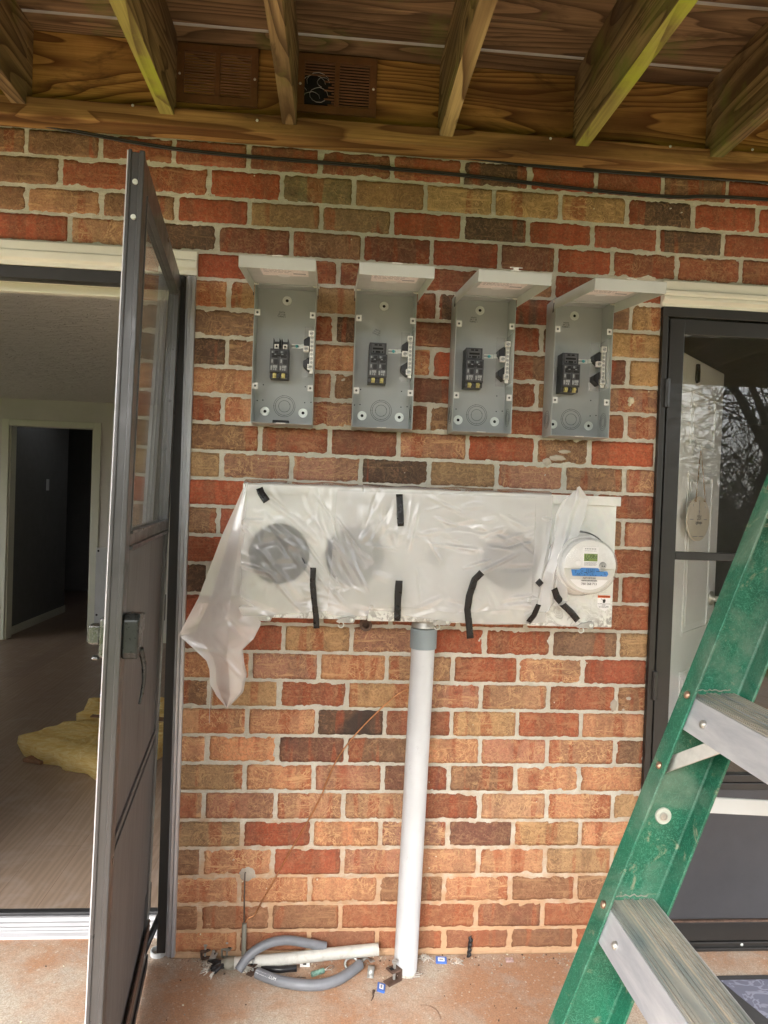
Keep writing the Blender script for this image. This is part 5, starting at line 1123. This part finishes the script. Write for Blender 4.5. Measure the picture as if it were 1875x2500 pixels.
# black tape strips: points (x, z) with widths
def tape(pts, w_, lab, Ys=None, seed=0):
    pts = [Vector((x, 0, z)) for x, z in pts]; m = MB(); rows = []; n = len(pts)
    fine = []
    for i in range(n-1):
        for k in range(6): fine.append(pts[i].lerp(pts[i+1], k/6))
    fine.append(pts[-1]); N = len(fine)
    for i, p in enumerate(fine):
        d = (fine[min(i+1, N-1)]-fine[max(i-1, 0)]).normalized(); s_ = Vector((-d.z, 0, d.x)); t_ = i/(N-1)
        Y = (Ys[0]+(Ys[1]-Ys[0])*t_) if Ys else PY-.048
        ww = w_*(1+.10*noise.noise(Vector((p.x*30, seed, p.z*30))))
        rows.append([tuple(p+s_*ww*a+Vector((0, Y-.002*abs(noise.noise(Vector((p.x*60, seed+a, p.z*60)))), 0))) for a in (-.5, -.2, .2, .5)])
    m.grid(rows); o = m.build('tape_strip', M['tape'], smooth=True, recalc=False, solid=.0008); tag(o, lab, 'tape', 'black tape strips holding the sheeting'); return o
TW = .0185
tape([(.232, 1.372), (.238, 1.358), (.254, 1.337)], TW, 'short black tape at the sheeting top left corner', (PY-.034, PY-.050), 1)
tape([(.606, 1.369), (.609, 1.33), (.612, 1.283)], TW, 'black tape running down from the panel top at its middle', (PY-.040, PY-.050), 2)
tape([(.613, 1.137), (.612, 1.09), (.613, 1.026)], TW, 'straight black tape at the panel bottom just left of the conduit', (PY-.050, PY-.040), 3)
tape([(.382, 1.165), (.382, 1.12), (.388, 1.07), (.394, 1.03), (.396, .998)], TW*.85, 'black tape hanging below the panel between the two left dark discs', (PY-.046, PY-.022), 4)
tape([(.838, 1.165), (.820, 1.145), (.808, 1.10), (.805, 1.06), (.812, 1.02), (.818, .980)], TW, 'longest curved black tape dangling right of the conduit', (PY-.048, PY-.024), 5)
tape([(1.002, 1.148), (.990, 1.136)], TW*.9, 'tiny black tape scrap on the sheeting left of the meter', (PY-.056, PY-.056), 6)
tape([(.998, 1.082), (.992, 1.05), (.980, 1.024)], TW*.8, 'black tape at the panel bottom under the tiny scrap', (PY-.050, PY-.014), 7)
tape([(1.035, 1.128), (1.048, 1.104), (1.070, 1.082), (1.100, 1.058), (1.124, 1.034)], TW, 'diagonal black tape below the meter', (PY-.064, PY-.010), 8)

# ------------------------------------------------------------------ conduit
cx0 = D(916, 1345, -.075).x; cxb = .683; yc = -.075
cp = thing('conduit_riser', 'thick pale plastic conduit running from the panel down to the slab', 'conduit', (cxb, yc, 0))
def lerpx(z): return cxb+(cx0-cxb)*(z-.05)/(.95-.05)
m = MB(); m.tube([(lerpx(z), yc, z) for z in (.012, .3, .6, .945)], .0335, 40, False); m.tube([(lerpx(z), yc, z) for z in (.945, .6, .3, .012)], .0300, 40, False)
m.build('pipe', M['pvc'], cp, smooth=True, recalc=False)
m = MB(); m.lathe((cx0, yc, .935), [(.031, 0), (.0375, 0), (.0380, .004), (.0380, .052), (.0375, .056), (.0350, .058), (.0, .058)], 40, 'Z'); m.build('coupling', M['pvc_grey'], cp, auto=True)
m = MB(); m.lathe((cx0, yc, .994), [(.0335, 0), (.0355, .001), (.0355, .008), (.034, .010), (.034, .018), (.0365, .019), (.0365, .025), (0, .0255)], 40, 'Z'); m.build('hub', M['galv2'], cp, auto=True)
m = MB(); rr = random.Random(1)
for k in range(16):
    a = Vector((cxb-.030+rr.uniform(0, .03), yc-.030+rr.uniform(-.004, .01), .006+rr.uniform(0, .006))); m.tube([a, a+Vector((rr.uniform(.03, .05), rr.uniform(-.008, .01), rr.uniform(-.004, .004)))], .0013, 5)
m.build('wire_strands', M['silver'], cp, smooth=True)

# ------------------------------------------------------------------ ground wires by the wall
k2 = .36166
def w2(x, y, Y): return U(400+x*k2, 1900+y*k2, Y)
def w1(x, y, Y): return U(400+x*k2, 1480+y*k2, Y)
pts = [U(1010, 1672, -.03), w1(1640, 560, -.012), w1(1560, 610, -.012), w1(1420, 735, -.010), w1(1290, 870, -.008), w1(1190, 1000, -.006), w1(1140, 1090, -.006), w1(1080, 1230, -.006), w2(1075, 90, -.006), w2(990, 260, -.006), w2(860, 480, -.006), w2(760, 660, -.006), w2(640, 870, -.006), w2(610, 925, -.008), w2(572, 945, -.010), w2(548, 975, -.012)]
tag(MB().tube(smooth_pts(pts, 4), .0019, 6).build('copper_wire', M['copper'], smooth=True), 'thin bare copper wire slanting across the brick from conduit to ground stub', 'wire')
pts = [w2(552, 632, -.004), w2(548, 645, -.006), w2(543, 800, -.008), w2(542, 972, -.012)]
tag(MB().tube(pts, .0022, 6).build('ground_wire', M['dull_wire'], smooth=True), 'short dark upright wire from the mortar patch to the grey stub', 'wire')
a = w2(543, 980, -.014); b = w2(540, 1190, -.014); tag(MB().tube([(a.x, -.014, a.z), (b.x, -.014, .001)], .0068, 14).build('ground_stub', M['stub'], smooth=False, bevel=.001), 'grey stub tube standing against the brick above the scrap pile', 'stub')

# ------------------------------------------------------------------ scrap on the slab
k6 = 840/1659.
def g6(x, y, z=.0): return G(400+x*k6, 2040+y*k6, z)
def u6(x, y, Y): return U(400+x*k6, 2040+y*k6, Y)
def hollow(name, pts, r, mat_, lab, cat, n=24):
    T = thing(name, lab, cat, tuple(pts[0]))
    m = MB(); sp_ = smooth_pts([Vector(p) for p in pts], 5); m.tube(sp_, r, n, False); m.tube(sp_[::-1], r*.86, n, False)
    for ring0 in (0, 1): pass
    m.build('jacket', mat_, T, smooth=True, recalc=False)
    core = MB(); core.tube([sp_[k].lerp(sp_[k], 1) for k in range(1, len(sp_)-1)], r*.5, 12); core.build('conductor', M['black'], T, smooth=True)
    return T
ys = [-.085, -.070, -.060, -.050, -.042, -.036, -.030]; P1 = [u6(x, y, Y) for (x, y), Y in zip(((360,650),(400,590),(450,548),(520,515),(600,505),(700,520),(780,535)), ys)]
for p in P1: p.z = max(p.z, .014)
hollow('cable_offcut', P1, .0125, M['grey_jacket'], 'grey cable offcut arching over the white pipe against the wall', 'cable')
P2 = [g6(x, y, .0145) for x, y in ((450,662),(520,690),(600,711),(700,722),(780,715),(850,690),(910,650),(945,622))]
c2 = hollow('cable_offcut', P2, .0142, M['grey_jacket'], 'grey cable offcut with white print curving along the slab in front', 'cable')
d_ = (P2[1]-P2[0]); text('KAISER ALUM', .011, tuple(P2[0].lerp(P2[1], .62)+Vector((0, -.0112, .0102))), c2, M['label_white'], rot=(R(38), 0, math.atan2(d_.y, d_.x)+math.pi*0))
a = g6(330, 615, .019); b = u6(1035, 548, -.035); pts = [a, a.lerp(b, .35)+Vector((0, 0, -.002)), a.lerp(b, .7), b]
T = thing('scrap_pipe', 'weathered white service pipe lying across the scrap pile', 'pipe', tuple(a)); m = MB(); sp_ = smooth_pts(pts, 6); rr_ = [.0155+.0015*k/len(sp_) for k in range(len(sp_))]
m.tube(sp_, rr_, 28, False); m.tube(sp_[::-1], [r_*.88 for r_ in rr_[::-1]], 28, False); m.build('tube', M['old_pipe'], T, smooth=True, recalc=False)
MB().tube([sp_[-2]-Vector((.05,0,0)), sp_[-1]-Vector((.004,0,0))], .0105, 14).build('inner_core', M['black'], T, smooth=True)
dv = (b-a).normalized()
m = MB(); m.tube([a-dv*.030, a-dv*.012, a+dv*.006], [.012, .0165, .0168], 20); m.build('tape_wrap', M['stub'], T, smooth=True)
# frayed cable ends at the left end of the pipe
T = thing('frayed_cable', 'bundle of frayed black cable ends left of the white pipe', 'cable', tuple(g6(240, 640)))
m = MB(); m2 = MB(); rr = random.Random(8)
for k in range(5):
    s0 = a-dv*.02+Vector((0, rr.uniform(-.008, .008), rr.uniform(-.008, .006))); e0 = g6(225+rr.uniform(-15, 25), 610+k*12, .008+.004*k)
    m.tube([s0, s0.lerp(e0, .5)+Vector((0, 0, .004)), e0], .0058, 10)
    for q in range(11):
        dd_ = (e0-s0).normalized()+Vector((rr.uniform(-.35,.35), rr.uniform(-.7,.2), rr.uniform(-.35,.35))); m2.tube([e0, e0+dd_*rr.uniform(.012, .026)], .0011, 4)
m.build('insulation', M['black'], T, smooth=True); m2.build('strands', M['silver'], T, smooth=True)
def clamp(x, y, rot, lab, s=1.0, mat_=None):
    p = g6(x, y, 0); T = thing('beam_clamp', lab, 'clamp', tuple(p), (0, 0, R(rot))); mm = mat_ or M['rusty']
    m = MB(); m.box(-.016*s, .016*s, -.010*s, .010*s, .002, .0045); m.box(-.016*s, -.013*s, -.010*s, .010*s, .0045, .024*s); m.prism([(-.016*s, .020*s), (.010*s, .024*s), (.010*s, .027*s), (-.016*s, .024*s)], -.010*s, .010*s)
    m.build('bracket', mm, T, bevel=.0008, local=True)
    m = MB(); m.tube([(-.004*s, 0, .006), (-.004*s, 0, .036*s)], .0028*s, 8); m.tube([(-.004*s, 0, .036*s), (-.004*s, 0, .041*s)], .0052*s, 6); m.build('bolt', M['galv2'], T, local=True)
    m = MB(); m.box(.000, .007*s, -.0035*s, .0035*s, .0246*s, .0273*s+.0004); m.build('square_hole', M['black_flat'], T, local=True)
clamp(205, 590, 20, 'rusty clamp farthest left in the scrap heap', 1.0); clamp(310, 588, -25, 'flat grey clamp against the wall beside the frayed cables', 1.15, M['stub'])
clamp(240, 612, 80, 'zinc clamp lying among the frayed cable ends', .9, M['galv2']); clamp(425, 665, -120, 'dull clamp in front of the grey offcut left end', 1.0)
clamp(1102, 706, 215, 'rusty clamp with bolt in front of the conduit foot', 1.45)
# black cable and white slotted bracket under the pipe
m = MB(); m.tube([g6(470, 640, .009), g6(560, 646, .009), g6(640, 640, .009)], .0085, 12); tag(m.build('black_cable_offcut', M['black'], smooth=True), 'black cable offcut tucked beneath the white pipe', 'cable')
p = g6(680, 632, 0); T = thing('slotted_bracket', 'small white slotted bracket below the white pipe', 'bracket', tuple(p)); m = MB()
m.box(-.014, .014, -.002, .000, 0, .006); m.box(-.014, .014, -.002, 0, .012, .017); m.box(-.014, -.006, -.002, 0, .006, .012); m.box(.004, .014, -.002, 0, .006, .012); m.build('plate', M['tab'], T, bevel=.0006, local=True); MB().box(-.006, .004, -.0012, -.0002, .006, .012).build('slot', M['black_flat'], T, local=True)
a = g6(712, 670, .007); b = g6(772, 650, .007); T = thing('vial', 'small pale green plastic vial with two thin leads', 'vial', tuple(a)); MB().tube([a, b], .0072, 12).build('body', M['clear_green'], T, smooth=False, bevel=.001)
m = MB(); m.tube([b, g6(800, 628, .006), g6(818, 628, .004)], .0009, 5); m.tube([b, g6(806, 645, .004), g6(820, 632, .004)], .0009, 5); m.build('leads', M['silver'], T, smooth=True)
def strap_(x, y, lab, rot):
    p = g6(x, y, 0); T = thing('conduit_strap', lab, 'strap', tuple(p), (0, 0, R(rot))); m = MB(); pr = [(-.030, .001), (-.018, .001)] + [(-.004+.014*math.cos(R(180-k*20)), .002+.014*math.sin(R(180-k*20))) for k in range(10)] + [(.014, .001), (.026, .001)]
    V = [[m.b.verts.new((x_, yy, z_)) for x_, z_ in pr] for yy in (-.009, .009)]
    for k in range(len(pr)-1): m._f([V[0][k], V[0][k+1], V[1][k+1], V[1][k]])
    m.build('band', M['galv2'], T, solid=.0012, local=True, smooth=True, recalc=False)
strap_(975, 612, 'bent metal strap right of the lower grey offcut', 25); strap_(1000, 655, 'curled metal strap standing near the conduit', 80)
p = g6(905, 618, .012); m = MB(); m.tube([(p.x+.019*math.cos(2*math.pi*k/28), p.y+.010*math.sin(2*math.pi*k/28), .012+.011*math.sin(2*math.pi*k/28)) for k in range(29)], .0035, 8, False); tag(m.build('lock_ring', M['galv2'], smooth=True), 'grey lock ring beside the bent strap', 'ring')
def bluetag(x, y, rot, lab):
    p = g6(x, y, 0); T = thing('blue_tag', lab, 'tag', (p.x, p.y, .001), (R(14), 0, R(rot))); MB().box(-.016, .016, -.011, .011, 0, .006).build('case', M['blue_tag'], T, bevel=.001, local=True)
    l_ = MB().box(-.0095, .0095, -.006, .006, .0062, .0066).build('paper_label', M['label_white'], T, local=True); MB().box(-.006, .006, -.0022, .0022, .0067, .007).build('print', M['label_grey'], l_, local=True)
bluetag(1337, 607, -6, 'blue plastic tag lying by the wall right of the conduit'); bluetag(1046, 740, 82, 'blue plastic tag out on the slab near the rusty clamp')
def wires(name, cx_, cy_, n, seed, lab, cat, sp=18, mat_='silver'):
    rr = random.Random(seed); m = MB()
    for k in range(n):
        c = g6(cx_+rr.uniform(-sp, sp), cy_+rr.uniform(-sp*.35, sp*.35), .003+rr.uniform(0, .008)); d = Vector((rr.uniform(-1, 1), rr.uniform(-.6, .6), rr.uniform(-.2, .3))); L = rr.uniform(.012, .035)
        m.tube([c-d*L*.5, c+Vector((rr.uniform(-.004,.004), rr.uniform(-.004,.004), rr.uniform(0,.005))), c+d*L*.5], .0010, 4)
    for v in m.b.verts: v.co.z = max(v.co.z, .0006)
    tag(m.build(name, M[mat_], smooth=True), lab, cat)
wires('wire_clippings', 1262, 590, 34, 2, 'dense tangle of silver wire clippings right beside the conduit', 'wire clippings', 26)
wires('wire_clippings', 1400, 607, 12, 3, 'loose silver wire clippings between the blue tag and drill bit', 'wire clippings', 34)
wires('wire_clippings', 405, 655, 8, 4, 'few wire clippings in front of the scrap heap', 'wire clippings', 20)
wires('wire_clippings', 640, 705, 7, 6, 'scattered short clippings inside the grey offcut curve', 'wire clippings', 60, 'dull_wire')
m = MB(); a = u6(1467, 602, -.012); b = u6(1480, 482, -.006); N = 30; pts = [a.lerp(b, k/N)+Vector((.0022*math.sin(k*1.1), .0, 0)) for k in range(N+1)]; m.tube(pts, [.0055+.0012*math.sin(k*1.1) if k < 27 else .0045-.0012*(k-27) for k in range(N+1)], 8)
tag(m.build('drill_bit', M['black'], smooth=True), 'blackened spiral drill bit leaning upright against the brick', 'drill bit')
m = MB(); m.tube([g6(1012, 748, .004), g6(1008, 762, .003), g6(1010, 775, .003), g6(1000, 797, .002)], [.0042, .002, .0018, .001], 7); tag(m.build('bent_nail', M['rusty'], smooth=True), 'small dark bent nail left of the lone blue tag', 'nail')
m = MB(); m.tube(smooth_pts([g6(1238, 818, .002), g6(1280, 822, .003), g6(1318, 845, .003), g6(1335, 885, .002)], 5), .0011, 5); tag(m.build('rusty_wire', M['rivet'], smooth=True), 'thin rusty curved wire alone on the slab', 'wire')
k8 = .36166; p = G(1000+675*k8, 1900+1235*k8, 0); m = MB(); m.box(p.x-.013, p.x+.011, p.y-.008, p.y+.008, .0008, .007); tag(m.build('clear_chip', M['clear_red'], bevel=.002), 'clear pinkish plastic chip on the slab right of the drill bit', 'plastic chip')
p = g6(1080, 585, 0)
k_r = 160/1609.; p = G(320+670*k_r, 2200+1240*k_r, .008); T_ = MB(); T_.lathe((p.x, p.y, 0), [(.020, .001), (.0225, .001), (.0225, .014), (.020, .015), (.0185, .013), (.0185, .001)], 32, 'Z')
tag(T_.build('plastic_bushing', M['tab'], auto=True), 'white plastic bushing ring on the slab by the open door hinge', 'bushing')
m = MB(); rr = random.Random(31)
for k in range(420):
    if rr.random() < .6: x = rr.uniform(0.0, 1.35); y = -abs(rr.gauss(0, .03))-.002
    else: x = rr.uniform(-.6, 1.6); y = rr.uniform(-.45, -.01)
    s_ = rr.uniform(.0007, .0024); M_ = Matrix.Translation((x, y, s_*.5)) @ Matrix.Rotation(rr.uniform(0, 3), 4, 'Z') @ Matrix.Rotation(rr.uniform(0, 1), 4, 'X'); m.mi = rr.choice((0, 0, 1, 2)); m.box(-s_, s_, -s_*.7, s_*.7, -s_*.5, s_*.6, M_)
tag(m.build('grit', [M['patch'], M['rusty'], M['pale_spot']]), 'fine mortar grit scattered along the foot of the wall', 'grit', kind='stuff')
# doormat
dm = thing('doormat', 'grey doormat with dark border in front of the closed door', 'doormat', (1.95, -.30, 0))
MB().box(1.545, 2.30, -.62, -.122, .0005, .008).build('rubber_border', M['mat_dark'], dm, bevel=.003)
n_ = 20; cxm, czm = 1.92, -.37
m = MB(); pts = [(1.585, -.145), (2.26, -.145), (2.26, -.595), (1.86, -.595), (1.76, -.52), (1.68, -.42), (1.63, -.30), (1.60, -.20)]; m.prism(pts, .0082, .0095, 'XY'); m.build('printed_centre', M['mat_print'], dm)

# ------------------------------------------------------------------ step ladder
LY = -1.100; LEAN = .366; th_ = math.atan(LEAN)
def lx(z): return .9465+(z-1.082)*LEAN
lad = thing('step_ladder', 'dusty green fibreglass step ladder with aluminium treads at the right', 'ladder', (lx(0), LY, 0))
rd = Vector((math.sin(th_), 0, math.cos(th_)))      # up the rail
nd = Vector((math.cos(th_), 0, -math.sin(th_)))     # from front flange to back flange
def rail(name, yweb, sgn, foot, d, n, wdt, length, mat_, fl=.036, t_=.0042):
    # yweb: outer face of the web; flanges run towards sgn
    m = MB(); o = Vector((foot.x, 0, foot.z))
    prof = [(0, 0), (wdt, 0), (wdt, fl), (wdt-t_, fl), (wdt-t_-.0015, t_+.002), (wdt-t_-.004, t_), (t_+.004, t_), (t_+.0015, t_+.002), (t_, fl), (0, fl)]
    A = [m.b.verts.new(o+n*a+Vector((0, yweb+sgn*b, 0))) for a, b in prof]; B = [m.b.verts.new(o+n*a+Vector((0, yweb+sgn*b, 0))+d*length) for a, b in prof]
    m._f(A); m._f(B)
    for i in range(len(A)): j = (i+1) % len(A); m._f([A[i], A[j], B[j], B[i]])
    return m.build(name, mat_, lad, bevel=.0012)
YW = LY+.036; YN = YW-.46
rail('front_rail', YW, -1, Vector((lx(0.012), 0, .012)), rd, nd, .089, 1.86, M['fibre']); rail('front_rail', YN, 1, Vector((lx(.012), 0, .012)), rd, nd, .089, 1.86, M['fibre'])
rdB = Vector((-.30, 0, 1)).normalized(); ndB = Vector((1, 0, .30)).normalized()
rb0 = Vector((lx(1.70)+.12+.30*1.70, 0, .012)); rail('rear_rail', YW, -1, rb0, rdB, ndB, .05, 1.76, M['fibre'], .028); rail('rear_rail', YN, 1, rb0, rdB, ndB, .05, 1.76, M['fibre'], .028)
for zt_ in (.161, .468, .775, 1.082, 1.389):
    x = lx(zt_); sx0 = x+.0055; stp = bpy.data.objects.new('step', None); COL.objects.link(stp); stp.parent = lad; stp.empty_display_size = .05; stp.matrix_parent_inverse = Matrix.Translation(lad.location).inverted(); stp.location = (sx0, (YW+YN)/2, zt_)
    ya, yb_ = YN+.005, YW-.005
    m = MB(); m.box(sx0+.002, sx0+.076, ya, yb_, zt_-.0035, zt_-.0012)
    for k in range(13):
        if k in (3, 4, 8): continue
        xx = sx0+.003+k*.0058; m.box(xx, xx+.0030, ya, yb_, zt_-.0012, zt_+.0012)
    m.build('tread', M['tread'], stp)
    m = MB()
    f0 = Vector((sx0, 0, zt_)); dn = -rd
    A_ = f0; B_ = f0+dn*.0475
    pr = [(A_.x, A_.z), (A_.x+.0022, A_.z-.0002), (B_.x+.0022, B_.z), (B_.x, B_.z)]
    m.prism(pr, ya, yb_); m.build('front_apron', M['alu'], stp, bevel=.0006)
    m = MB(); pts = [Vector((sx0+.006+.0035*k, YW-.0052, zt_+.004+.006*abs(noise.noise(Vector((k*.7, zt_*9, 0)))))) for k in range(19)]; m.tube(pts, [.0003+.0009*abs(math.sin(k*1.7+zt_*5)) for k in range(19)], 5); m.build('dried_dirt', M['stub'], stp, smooth=True)
    m = MB(); m.prism([(sx0+.076, zt_), (sx0+.078, zt_), (sx0+.070, zt_-.028), (sx0+.068, zt_-.028)], ya, yb_); m.build('back_apron', M['alu'], stp)
    m = MB(); pv = f0+dn*.026
    for yy in (YW-.075, YN+.075): m.lathe((pv.x, yy, pv.z), [(0, .0)], 3) if False else m.tube([Vector((pv.x+.001, yy, pv.z)), Vector((pv.x-.0030, yy, pv.z+.001)), Vector((pv.x-.0045, yy, pv.z+.0015))], [.0062, .0055, .002], 16)
    m.build('apron_rivet', M['steel'], stp, smooth=True)
    m = MB()
    for yy in (YW-.022, YN+.022):
        q = Vector((x, yy, zt_))+dn*(-.002)
        m.tube([q+nd*.001, q-nd*.003, q-nd*.0045], [.0062, .0055, .002], 16)
        if zt_ > .8 and zt_ < 1.2 or zt_ < .3:
            q = Vector((x, yy, zt_))-rd*.108; m.tube([q+nd*.001, q-nd*.003, q-nd*.0045], [.0058, .005, .002], 16)
    m.build('flange_rivet', M['rivet'], lad, smooth=True)
    if .8 < zt_ < 1.2 or zt_ < .3:
        for yy, s_ in ((YW, -1), (YN, 1)):
            a_ = Vector((x, yy+s_*.020, zt_))-rd*.108+nd*.006; b_ = Vector((sx0+.018, yy+s_*.115, zt_-.030)); m = MB(); m.bar(a_, b_, .020, .0025, (1, 0, 0)); m.bar(a_+Vector((.009, 0, 0)), b_+Vector((.009, 0, 0)), .002, .012, (1, 0, 0)); m.build('knee_brace', M['steel'], lad, bevel=.0006)
# spreader bars and their pivot bolts
pz = D(1432, 1762, LY); px_ = lx(pz.z)+.040
for yy, s_ in ((YW, 1), (YN, -1)):
    e_ = Vector((rb0.x-.30*(pz.z-.03)+.03, yy+s_*.006, pz.z-.030)); a_ = Vector((px_-.01, yy+s_*.006, pz.z+.002))
    MB().bar(a_, e_, .004, .024, (0, 0, 1)).build('spreader_bar', M['metal_white'], lad, bevel=.0012)
m = MB(); yi = YW-.0042; pc_ = D(1432, 1762, yi); m.lathe((pc_.x, yi, pc_.z), [(.006, .0), (.006, .0025), (.0115, .0025), (.0125, .0012), (.0125, 0)], 30); m.build('pivot_washer', M['washer'], lad, auto=True)
m = MB(); m.lathe((pc_.x, yi, pc_.z), [(0, .003), (.003, .003), (.0035, .0045), (.006, .004), (.0065, .001)], 24); m.build('pivot_bolt', M['steel'], lad, auto=True)
m = MB(); xt = lx(1.86); m.box(xt-.01, xt+.26, YN+.0-.02, YW+.02, 1.868, 1.90); m.box(xt-.01, xt+.26, YN-.02, YN-.008, 1.80, 1.868); m.box(xt-.01, xt+.26, YW+.008, YW+.02, 1.80, 1.868); m.build('top_cap', M['fibre'], lad, bevel=.006)
m = MB()
for yy, s_ in ((YW, -1), (YN, 1)):
    m.box(lx(0)-.006, lx(0)+.10, min(yy-.004*s_, yy+s_*.045), max(yy-.004*s_, yy+s_*.045), .0, .022)
m.build('rubber_foot', M['black'], lad, bevel=.003)
